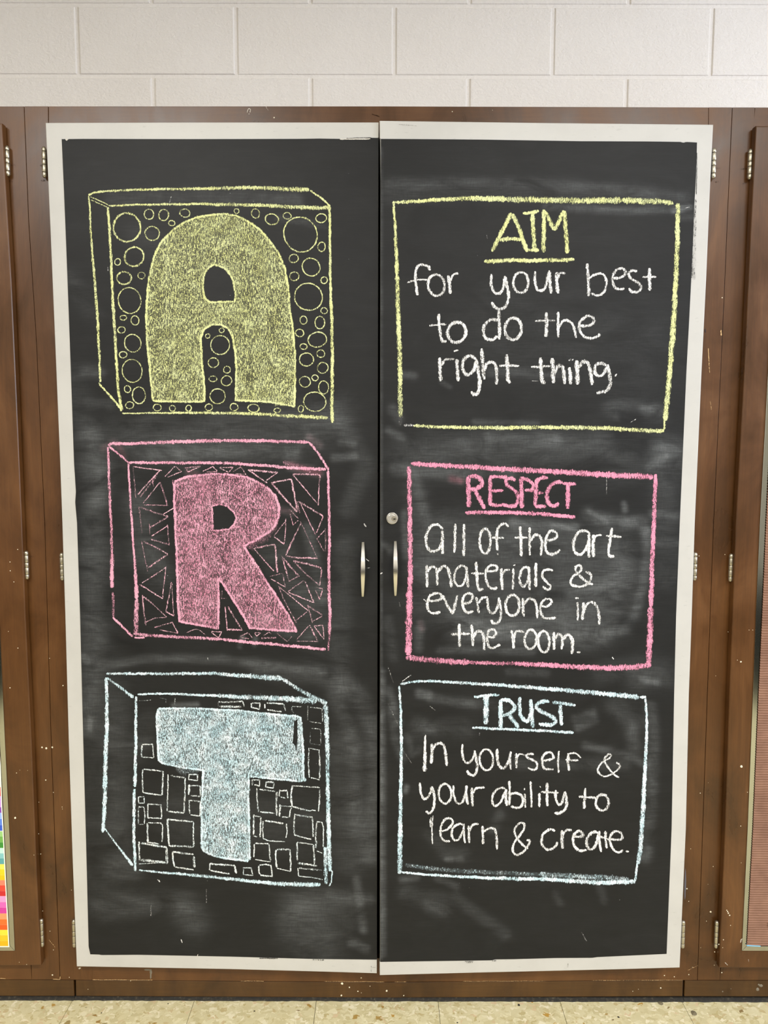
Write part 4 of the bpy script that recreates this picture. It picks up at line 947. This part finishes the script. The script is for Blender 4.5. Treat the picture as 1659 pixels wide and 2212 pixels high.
# stray chalk flakes and scratches
draw('chalk_scratches', WCH, doorL, LD, '''
l z 3.4 .9 786,1131 788,1134 791,1138 ; l z 1.6 .7 790,1207 797,1212 ; l z 1.6 .6 792,1227 799,1226 ; l z 1.4 .5 233,576 233,585 ; l z 2.2 .8 391,2029 394,2037 ; l z 1.6 .35 446,1920 446,1950 ; l z 2.2 .38 326,1955 326,1978
l z 2.6 .7 340,1900 346,1905 ; l z 2.0 .6 448,1421 450,1426 ; l z 1.4 .5 370,424 365,440
''', None, cscale=0.9, kind_='stuff')
draw('chalk_scratches', WCH, doorR, RD, '''
l z 3.4 .95 822,1240 826,1237 ; l z 4 .95 1323,1419 1326,1424 ; l z 2.2 .4 1256,2013 1267,2033 ; l z 1.4 .6 1051,508 1053,516
l z 1.8 .6 1480,450 1489,447 ; l z 1.6 .45 1310,1030 1310,1068 ; l z 1.4 .4 1361,913 1375,905 ; l G 50 .2 148,1130 150,1255 ; l G 26 .55 185,1250 295,1252 ; l z 2.2 .6 869,1472 888,1458 ; l z 1.6 .6 1036,1583 1035,1589 ; l z 1.8 .5 928,1525 940,1534
l z 2.0 .35 862,1301 865,1310 ; l z 1.8 .2 850,1475 838,1440 ; l z 1.8 .2 838,1520 860,1565 ; l z 1.5 .2 870,1620 890,1650
''', None, cscale=0.9, kind_='stuff')

# ------------------------------------------------------------------ handles and lock
def make_handle(par, plane, x0, xm, x1, y0, y1, mid=0.47):
    bm = bmesh.new(); rings = []; n = 40
    for i in range(n + 1):
        t = i / n; y = y0 + (y1 - y0) * t
        x = x0 + (xm - x0) * min(1, t / mid) if t < mid else xm + (x1 - xm) * (t - mid) / (1 - mid)
        hw = 2.9 + (5.1 - 2.9) * math.sin(min(1, t / mid) * 1.5708) ** 1.1 if t < mid else 2.5 + (5.1 - 2.5) * max(0.0, math.cos((t - mid) / (1 - mid) * 1.5708)) ** .9
        if t > .98: hw *= .92
        d = 0.0035 + 0.021 * max(0.0, math.sin(math.pi * t)) ** 0.85
        ring = []
        for kx, kd in ((-1, -.0035), (-1, -.0012), (-.84, 0), (.84, 0), (1, -.0012), (1, -.0035)):
            ring.append(bm.verts.new(plane.at(x + kx * hw, y, d + kd)))
        rings.append(ring)
    for a, b in zip(rings, rings[1:]):
        for q in range(6): bm.faces.new((a[q], a[(q + 1) % 6], b[(q + 1) % 6], b[q]))
    bm.faces.new(rings[0]); bm.faces.new(rings[-1][::-1])
    o = bm_obj('handle', bm, METAL, par, 'tapered bow-shaped metal pull')
    return o
make_handle(doorL, LD, 784.2, 784.0, 783.6, 1171, 1289)
make_handle(doorR, RD, 854.0, 854.3, 854.2, 1169, 1287)
def disc(par, name, plane, px, py, r, d0, d1, mat, label=None, seg=32, bev=0.0):
    c = plane.at(px, py, (d0 + d1) / 2); bm = bmesh.new()
    q = Vector((0, 0, 1)).rotation_difference(plane.n)
    bmesh.ops.create_cone(bm, cap_ends=True, segments=seg, radius1=r, radius2=r, depth=abs(d1 - d0), matrix=Matrix.Translation(c) @ q.to_matrix().to_4x4())
    if bev:
        es = [e for e in bm.edges if len(e.link_faces) == 2 and any(len(f.verts) > 6 for f in e.link_faces) and all((v.co - c).dot(plane.n) > 0 for v in e.verts)]
        bmesh.ops.bevel(bm, geom=es, offset=bev, segments=3, affect='EDGES', profile=0.5)
    return bm_obj(name, bm, mat, par, label)
disc(doorR, 'lock_collar', RD, 847.2, 1119.5, 0.0135, 0.0006, 0.005, METAL, 'round cylinder lock', bev=.0008)
disc(doorR, 'lock_cylinder', RD, 846.2, 1120.6, 0.0102, 0.0045, 0.0085, METAL, bev=.0008)
disc(doorR, 'lock_plug', RD, 851.2, 1120.4, 0.0062, 0.008, 0.0092, simple('lock_plug_metal', srgb(160, 154, 140), .4, 1.0), bev=.0006)
kh = [(848.6, 1121.4), (849.6, 1120.2), (851, 1120.9), (852.4, 1119.8), (855.2, 1121), (855, 1122.2), (853.6, 1121.8), (852, 1122.8), (850, 1122)]
slab('keyhole', kh, RD, 0.0006, DARK, doorR, 0, off=0.0095)

# ------------------------------------------------------------------ hinges
def hinge(par, px, y0, y1, lean=0.0, depth=0.0095, r=0.0051):
    cuts = (0.0, .155, .41, .58, .825, 1.0)
    c0, c1 = FRAME.at(px - lean, y0, depth), FRAME.at(px + lean, y1, depth)
    def cyl(a, b, r1, tipa=0, tipb=0):
        bm = bmesh.new(); n = 16; rings = []
        L = (b - a); ln = L.length
        prof = []
        prof += [(0, r1 * .45), (.0018 / ln, r1 * .8), (.0045 / ln, r1)] if tipa else [(0, r1 * .94), (.0006 / ln, r1)]
        prof += [(1 - .0045 / ln, r1), (1 - .0018 / ln, r1 * .8), (1, r1 * .45)] if tipb else [(1 - .0006 / ln, r1), (1, r1 * .94)]
        for t, rr in prof:
            p = a + L * t
            rings.append([bm.verts.new(p + Vector((math.cos(6.2832 * k / n) * rr, math.sin(6.2832 * k / n) * rr, 0))) for k in range(n)])
        for q, s in zip(rings, rings[1:]):
            for k in range(n): bm.faces.new((q[k], q[(k + 1) % n], s[(k + 1) % n], s[k]))
        bm.faces.new(rings[0]); bm.faces.new(rings[-1][::-1]); return bm
    pin = bm_obj('hinge', cyl(c0 + (c1 - c0) * .02, c0 + (c1 - c0) * .98, r * .72), simple('hinge_pin_dark', srgb(40, 34, 28), .6), par, 'steel butt hinge')
    # leaf that carries the barrel back to the frame
    for a, b in zip(cuts, cuts[1:]):
        g = 0.007
        bm = cyl(c0 + (c1 - c0) * (a + (g if a > 0 else 0)), c0 + (c1 - c0) * (b - (g if b < 1 else 0)), r * rs.uniform(.96, 1.0), a == 0, b == 1)
        k = bm_obj('hinge_knuckle', bm, HINGE, pin)
        for p in k.data.polygons: p.use_smooth = len(p.vertices) == 4
    lf = boxbm(-.0012, .0012, -depth, -.0002, min(c0.z, c1.z) + .006, max(c0.z, c1.z) - .006)
    for v in lf.verts: t = (v.co.z - c1.z) / (c0.z - c1.z); v.co.x += c1.x + (c0.x - c1.x) * t
    bm_obj('hinge_leaf', lf, HINGE, pin)
for p in ((95.6, 317, 384), (134.2, 1194, 1254), (160.4, 1986, 2046)): hinge(cab, p[0], p[1], p[2], .8)
for p in ((1541.8, 320, 386), (1501.2, 1193, 1254), (1475, 1988.5, 2048)): hinge(cab, p[0], p[1], p[2], -.8)
for p in ((16.2, 315, 381), (57.6, 1190, 1251.5), (90, 1984.5, 2045)): hinge(cabL, p[0], p[1], p[2], 1.2)
for p in ((1620, 322, 388), (1578.6, 1196, 1256.5), (1547.6, 1989, 2048)): hinge(cabR, p[0], p[1], p[2], -1.2)

# ------------------------------------------------------------------ doors of the side cabinets
zt1, zb1 = SIDE.at(0, 266).z, SIDE.at(0, 2091).z
el = [SIDE.at(x, y) for x, y in [(4, 266), (24, 600), (35.5, 860), (47, 1130), (54.6, 1330), (67.6, 1600), (79.6, 1900), (88.6, 2086)]]
dl = [Vector((XL + .045, el[0].y, zt1))] + el + [Vector((XL + .045, el[0].y, zb1))]
bm = prism(dl, Vector((0, -1, 0)), 0.0172, 0.003, 3)
sdL = bm_obj('door', bm, WOOD, cabL)
zt2_, zb2_ = SIDE.at(1650, 271.5).z, SIDE.at(1650, 2092).z
er = [SIDE.at(x, y) for x, y in [(1633, 271.5), (1625, 430), (1617, 600), (1608, 800), (1590, 1130), (1582.8, 1330), (1576, 1500), (1566.5, 1790), (1553.8, 2091)]]
dr = [Vector((XR - .045, er[0].y, zt2_))] + er + [Vector((XR - .045, er[0].y, zb2_))]
sdR = bm_obj('door', prism(dr, Vector((0, -1, 0)), 0.0172, 0.003, 3), WOOD, cabR)
FR = YP(-0.0235)
def bar(par, pts):
    return bm_obj('frame_bar', prism(pts, Vector((0, -1, 0)), 0.0024, 0.0008), ALU, par, 'aluminium frame strip')
def VV(x, z): return Vector((x, FR.p.y, z))
# left frame
o1, o2, o3 = FR.at(32.0, 2054), FR.at(17.2, 1738), FR.at(10.5, 1600)
i1, i2, i3 = FR.at(20.9, 2042.5), FR.at(6.4, 1738), FR.at(-.6, 1600)
ztop = 1.98
bar(sdL, [o1, o2, o3, VV(o3.x, ztop), VV(i3.x, ztop - .011), i3, i2, i1])
bb, bt = FR.at(0, 2056.5), FR.at(0, 2046)
bar(sdL, [VV(XL + .12, bb.z), o1, i1, VV(XL + .131, bt.z)][::-1])
bar(sdL, [VV(XL + .12, ztop), VV(o3.x, ztop), VV(i3.x, ztop - .011), VV(XL + .131, ztop - .011)])
bar(sdL, [VV(XL + .12, bb.z), VV(XL + .12, ztop), VV(XL + .131, ztop - .011), VV(XL + .131, bt.z)])
# right frame
q = [(1602.7, 2054), (1615.2, 1790), (1626.6, 1500), (1632.8, 1330), (1641.6, 1130)]
qi = [(1612.8, 2043.8), (1626.2, 1790), (1638.2, 1500), (1646, 1330), (1654.5, 1130)]
oo = [FR.at(*p) for p in q]; ii = [FR.at(*p) for p in qi]
bar(sdR, oo + [VV(oo[-1].x + .004, ztop), VV(ii[-1].x + .004, ztop - .013)] + ii[::-1])
zbb, zbi = FR.at(1650, 2055).z, FR.at(1650, 2045).z
bar(sdR, [oo[0], ii[0], VV(XR - .131, zbi), VV(XR - .12, zbb)])
bar(sdR, [VV(oo[-1].x + .004, ztop), VV(XR - .12, ztop), VV(XR - .133, ztop - .013), VV(ii[-1].x + .004, ztop - .013)])
bar(sdR, [VV(XR - .12, zbb), VV(XR - .12, ztop), VV(XR - .133, ztop - .013), VV(XR - .131, zbi)])
# ribbed card in the right frame
def ribbed():
    z0, z1 = zbi + .004, ztop - .015; per = 0.00605; n = int((z1 - z0) / per * 8); vs_, fs = [], []
    for i in range(n + 1):
        z = z0 + (z1 - z0) * i / n; ph = (z - z0) / per * 2 * math.pi
        # edge of the card follows the frame's inner edge
        xi = np.interp(z, [p.z for p in ii], [p.x for p in ii]) - .0005
        for k in range(5):
            x = xi + (XR - .134 - xi) * (k / 4) ** 2
            wv = .25 * math.sin(z * 61 + k) + .2 * math.sin(z * 23 + 2 * k)
            y = FR.p.y - .0012 - .0022 * (0.5 + 0.5 * math.sin(ph + wv * 2))
            vs_.append((x, y, z + .0004 * math.sin(x * 300 + z * 90)))
    for i in range(n):
        for k in range(4): a = i * 5 + k; fs.append((a, a + 1, a + 6, a + 5))
    me = bpy.data.meshes.new('ribbed_card'); me.from_pydata(vs_, [], fs); me.update()
    for p in me.polygons: p.use_smooth = True
    return me
CARD = NT('brown_card'); CARD.col(CARD.ramp(CARD.noise((1, 1, 1), 25, 3, .6), [(.3, srgb(122, 88, 70)), (.7, srgb(140, 104, 84))])); CARD.rough(.85); CARD = CARD.m
card = link('ribbed_card', ribbed(), CARD)
card['label'] = 'brown ribbed card filling the metal frame at the right edge'; card['category'] = 'card'
LB = simple('light_blue_paper', srgb(120, 185, 220), .8)
cut = bmesh.new(); cc = FR.at(1668.5, 1995)
bmesh.ops.create_cone(cut, cap_ends=True, segments=28, radius1=.0125, radius2=.0125, depth=.0006, matrix=Matrix.Translation(cc + Vector((0, -.0042, 0))) @ Matrix.Rotation(math.pi / 2, 4, 'X'))
pc_ = bm_obj('paper_cutout', cut, LB); pc_['label'] = 'pale blue paper shape stuck on the brown ribbed card'; pc_['category'] = 'paper cutout'
slab('paper_strip', [(1613.5, 2041.5), (1643, 2043.2), (1643, 2045), (1613, 2043.8)], FR, .0005, LB, card, 0, off=.0040, label='thin light blue paper strip')
# colour chart in the left frame
rows = [(1700, 1720, (205, 60, 70)), (1720, 1744, (200, 150, 220)), (1744, 1756, (130, 70, 170)), (1756, 1769, (150, 180, 240)), (1769, 1782.5, (90, 130, 220)), (1782.5, 1795, (50, 90, 200)),
        (1796, 1807.5, (150, 200, 120)), (1807.5, 1820, (110, 170, 80)), (1820, 1832, (60, 140, 50)), (1832, 1843.5, (190, 225, 215)), (1843.5, 1854.5, (130, 190, 190)), (1854.5, 1867, (90, 160, 160)),
        (1867, 1878, (250, 220, 90)), (1878, 1890.5, (240, 205, 30)), (1890.5, 1901.5, (225, 190, 10)), (1901.5, 1912.5, (240, 130, 100)), (1912.5, 1925, (220, 70, 50)), (1925, 1936, (200, 40, 40)),
        (1936, 1949, (245, 150, 200)), (1949, 1961, (235, 100, 180)), (1961, 1973.5, (205, 60, 150)), (1973.5, 1986, (250, 150, 100)), (1986, 1998, (240, 110, 40)), (1998, 2009, (235, 90, 20)),
        (2009, 2020.5, (250, 215, 60)), (2020.5, 2033, (245, 190, 30)), (2033, 2044, (225, 175, 10))]
re_ = [(-3, 1600), (1.5, 1655), (4.6, 1738), (9.5, 1830), (13, 1904), (17.2, 1984), (20.2, 2046)]
PPl = YP(-0.0243)
def xr(y): return interp(re_, y)
bm = bmesh.new()
edgep = [PPl.at(x, y) for x, y in re_]
px0 = XL + .135
outl = [Vector((px0, PPl.p.y, 1.25))] + [Vector((edgep[0].x, PPl.p.y, 1.25))] + edgep + [Vector((px0, PPl.p.y, edgep[-1].z))]
poster = bm_obj('poster', prism(outl, Vector((0, -1, 0)), .0005), simple('poster_paper', srgb(250, 246, 220), .7))
poster['label'] = 'rainbow colour chart poster in the metal frame at the left edge'; poster['category'] = 'poster'
for y0, y1, c in rows:
    a, b = PPl.at(xr(y0) - 2.3, y0, .0003), PPl.at(xr(y1) - 2.3, y1 - .3, .0003)
    mt = simple('swatch_print', srgb(*c), .7)
    for x_a2, x_b2 in ((None, 0.045), (0.048, 0.105), (0.108, 0.165)):
        p = [Vector((a.x - (x_a2 or 0), a.y, a.z)), Vector((b.x - (x_a2 or 0), b.y, b.z)), Vector((b.x - x_b2, b.y, b.z)), Vector((a.x - x_b2, a.y, a.z))]
        bm_obj('colour_swatch', prism(p, Vector((0, -1, 0)), .0003), mt, poster)

# ------------------------------------------------------------------ paint drips, chips, scuffing, shade painted beside hinges
def specks(par, plane, pts, mat, name='paint_specks', label=None):
    bm = bmesh.new(); r_ = random.Random(5)
    for p in pts:
        x, y, r = p[:3]; ry = p[3] if len(p) > 3 else r; n = 9
        c = plane.at(x, y, .0009)
        v = [bm.verts.new(plane.at(x + math.cos(6.2832 * k / n) * r * r_.uniform(.8, 1.1), y + math.sin(6.2832 * k / n) * ry * r_.uniform(.8, 1.1), .00025)) for k in range(n)]
        cv = bm.verts.new(c)
        for k in range(n): bm.faces.new((v[k], v[(k + 1) % n], cv))
    return bm_obj(name, bm, mat, par, label, 'stuff')
fl_ = lambda L, s=3.615, ox=0, oy=1600: [(ox + x / s, oy + y / s, r) for x, y, r in L]
specks(cab, FRAME, fl_([(485, 518, .9), (487, 534, .8), (541, 1848, .9), (623, 1776, 1.5), (558, 1167, .8)]) +
       fl_([(748, 103, 1.5), (768, 245, .9), (495, 1078, 1.2), (606, 1092, 1.1), (769, 1068, 1.1), (810, 985, .7)], 5.2, 1340, 1900) +
       fl_([(462, 760, 1.5)], 9.217, 730, 2030) + fl_([(404, 593, .5), (350, 663, 1.0), (286, 1037, .8)], 3.108, 1400, 1500) +
       [(977, 241, 1.2), (592, 254, 1.6), (107, 1422, .8), (136, 1481, 1.4), (1496, 1198, .9), (1510, 1201, 1), (1560, 643, 1.4), (1064, 238, .7)], SPECK, label='cream paint specks')
specks(cab, KICK, fl_([(83, 872, 2.6), (228, 950, 1.6), (396, 1027, 1.5), (970, 1018, 2.2), (68, 1110, 1.9), (640, 925, .9), (1310, 1112, 1.3), (465, 1057, .8)], 9.217, 730, 2030) +
       fl_([(454, 1218, 1.5), (140, 1255, .8), (203, 1232, .7)], 5.2, 1340, 1900) + [(190, 2137, .8), (282, 2119, .8)], SPECK, label='cream paint specks')
specks(cabL, FRAME, fl_([(328, 52, 1.8), (361, 60, 2.4), (408, 52, 2), (357, 308, 1.5), (300, 727, 1.3), (318, 885, 1.1), (333, 1330, .9), (409, 1830, 1.6), (417, 1634, .9), (390, 1488, .9), (303, 480, .8), (417, 404, 1.0)]), SPECK, label='cream paint specks')
specks(cabL, SIDE, fl_([(129, 252, 1.0), (155, 230, .6), (215, 232, .6), (118, 603, 2.4), (265, 893, .7), (150, 1730, .8), (208, 1748, .8)]) + [(38, 1187, 1), (21.5, 1214, 1.1), (22, 1233, 1.1), (30, 1257, 1), (38.5, 1400, 1.2), (21.5, 1486, 1.3), (18, 1364, .8)], SPECK, label='cream paint specks')
specks(cabR, FRAME, fl_([(1015, 362, 2.0), (967, 467, .9, ), (1060, 813, 1.3), (903, 765, .7), (1055, 962, .8), (1140, 1046, 1.3)], 5.2, 1340, 1900) + fl_([(437, 1156, 1.0), (402, 1275, .6)], 3.108, 1400, 1500) + [(1566, 1198, .9), (1546, 1460, .7), (1573, 1365, .9)], SPECK, label='cream paint specks')
specks(cabR, SIDE, fl_([(1238, 515, .9), (1158, 677, 1.2), (1195, 345, 1.2), (1205, 360, 1.4), (1213, 378, 1.5), (1228, 402, 1.5), (1150, 765, .8), (1106, 728, 1.2)], 5.2, 1340, 1900) + fl_([(667, 657, .9), (622, 884, 1.0), (627, 484, 2.8), (625, 1131, .7)], 3.108, 1400, 1500) + [(1642, 1289.5, .8), (1600.5, 1429.5, 1.8), (1593, 1426, .8), (1626, 1361, .8), (1618, 1361, .8)], SPECK, label='cream paint specks')
specks(cabR, KICK, [(1643.9, 2129, 4.2, 3.2), (1636.5, 2137.5, 3.8, 3.8), (1639, 2127, 2.4, 2), (1561, 2142, 1.6), (1579, 2136, 1)], GREYP, 'paint_spots', 'grey paint spots')
specks(cab, FRAME, [(326, 2099, 2.6, 6), (325.5, 2108, 1.8, 8), (318, 2095, 8, 2)], GREYP, 'paint_drip', 'grey paint drip')
specks(cab, FRAME, [(1480.6, 1900, 1.6, 26), (1479.5, 1922, 1.6, 26)], simple('bluish_grey_paint', srgb(95, 92, 100), .6), 'paint_smear', 'bluish-grey smear beside the door')
specks(cab, FRAME, [(1523.5, 714, 1.6, 5)], simple('dark_knot', srgb(50, 30, 22), .7), 'dark_chip')
SCUFF = chalk('pale_scuff', srgb(214, 178, 130)); DSC_SHADE = chalk('dark_scuff_and_shade', srgb(48, 30, 18)); PSC = chalk('whitish_scuff', srgb(222, 214, 200))  # the dark one also paints the shade beside the hinges
draw('marks', SCUFF, cab, FRAME, '''
l z 1.6 .9 1530,752 1531,775 1533,805 ; l z 1.5 .7 1534,866 1537,886 ; l z 3.2 .9 1557.6,713 1557.6,725 ; l z 1.3 .6 1486,2096 1508,2085 ; l z 1.4 .8 200,2116.3 330,2117.2 ; l z 1.2 .7 520,2119 570,2119.4
l z 1.2 .8 700,2120 830,2120.8 ; l z 1.3 .9 853,2121 878,2121 ; l z 1.2 .6 1000,2119.6 1180,2119 ; l z 1.2 .6 1280,2118 1475,2117
''', 'worn pale scuffing', cscale=.9, kind_='stuff')
draw('marks', SCUFF, cabL, FRAME, 'l z 1.4 .9 114,2115.5 129.5,2115.5 130.5,2109 ; l z 1.2 .8 0,2113.6 12,2114 ; l z 1.2 .5 106,2030 119,2046', 'worn pale scuffing', kind_='stuff')
draw('marks', PSC, cab, FRAME, 's z 1.5 .8 534,243 537,235 541,237 540,243 ; l z 2.4 .8 537,246 539,246 ; l z 1.2 .5 570,222 580,240 ; s z 1.6 .6 168,2090 172,2093 175,2090', 'whitish scuffing', kind_='stuff')
draw('marks', PSC, cabR, SIDE, 's z 2.0 .9 1600,2036 1601,2030 1604,2028 ; l z 1.2 .6 1566,2079 1572,2085 ; l z 1.2 .6 1617,2072 1618,2078', 'whitish scuffing', kind_='stuff')
draw('marks', DSC_SHADE, cab, FRAME, 'l z 1.5 .8 803,246 812,249 820,252 ; l z 5 .45 86,357 95,359 ; l z 4 .5 88,391 98,389 ; l z 5 .4 1546,363 1556,364 ; l z 5 .4 1545,393 1552,392', 'dark rail scuff and painted shade of the hinges', kind_='stuff')  # first stroke is a rail scuff; those by the hinges paint their shade
draw('marks', DSC_SHADE, cabL, FRAME, 'l z 4 .45 22,357 34,357 ; l z 5 .4 20,390 28,392 ; l z 4 .35 62,1201 74,1202', 'dark rail scuff and painted shade of the hinges', kind_='stuff')  # hinge shade put on the stile as dark strokes
draw('marks', DSC_SHADE, cabR, FRAME, 'l z 4 .45 1600,365 1613,364 ; l z 5 .4 1604,397 1613,396', 'dark rail scuff and painted shade of the hinges', kind_='stuff')  # dark strokes paint in the shade of the top hinge
BSM = chalk('black_brush_smear', srgb(58, 56, 52))
draw('black_paint_smear', BSM, doorR, RD, '''
l z 3>7 .32 1503.5,430 1502,500 1500,560 1499,604 ; l z 2>4 .45 1502,430 1497,540 1494.5,600 ; l z 1.6 .9 1505.5,330 1504.5,420 ; l z 1.8 .6 1003,2077 1022,2077 ; l z 4 .5 1008,2079 1021,2078 ; l z 2 .8 1063,2075.5 1072,2075 ; l z 1.4 .5 1227,2081 1226,2090 ; l z 1 .5 860,268 900,272
''', 'black brush smears on the white edge', kind_='stuff')
draw('black_paint_smear', BSM, doorL, LD, 'l z 2.2 .8 560,2070 600,2070.6 ; l z 3.2 .6 675,2073 700,2074 ; l z 1.4 .9 748,299 775,297.6 802,297.4 ; l z 1.2 .5 802,2085 802,2100 ; l z 1 .5 802,2090 812,2090', 'black brush smears on the white edge', kind_='stuff')
WPN = chalk('white_brush_mark', srgb(228, 222, 210))
draw('white_paint_mark', WPN, doorL, LD, 'l z 2.0 1.1 734,300.8 790,300.6 800,299 ; s z 3 1.1 142,300 144.5,302.6 147,300 ; l z 1.4 1 426,2066 428,2061.5', 'white paint touching the black', kind_='stuff')
# floor: dark specks and debris by the base
def on_floor(px, py):
    d = ray(px, py); return CAM + d * ((0.0006 - CAM.z) / d.z)
def fspecks(name, pts, mat, label):
    bm = bmesh.new(); r_ = random.Random(9)
    for x, y, rx in pts:
        c = on_floor(x, y); n = 8
        v = [bm.verts.new(c + Vector((math.cos(6.2832 * k / n) * rx * r_.uniform(.7, 1.1), math.sin(6.2832 * k / n) * rx * 1.1 * r_.uniform(.7, 1.1), 0))) for k in range(n)]
        t = bm.verts.new(c + Vector((0, 0, rx * .25)))
        for k in range(n): bm.faces.new((v[k], v[(k + 1) % n], t))
    return bm_obj(name, bm, mat, fl, label, 'stuff')
fspecks('dark_specks', [(219, 2188, .0017), (363, 2168, .0018), (549.5, 2184, .0022), (1336, 2197, .003), (1121, 2171, .0034), (988, 2209, .002), (186, 2176, .001)], simple('dark_speck', srgb(28, 24, 20), .7), 'small dark specks')
fspecks('grey_flakes', [(1427, 2167, .0075), (1499, 2189, .0090)], simple('grey_flake', srgb(118, 108, 82), .8), 'grey flakes in the tile')
r_ = random.Random(3)
fspecks('floor_dust', [(r_.uniform(0, 1659), 2154.5 + r_.uniform(0, 3.5), r_.uniform(.0006, .0016)) for _ in range(170)], simple('pale_debris', srgb(190, 180, 160), .8), 'pale crumbs along the base')
fspecks('purple_crumbs', [(360.5, 2155, .0026), (341, 2155, .0014), (293, 2155, .002)], simple('purple_crumb', srgb(130, 95, 175), .7), 'tiny purple crumbs')
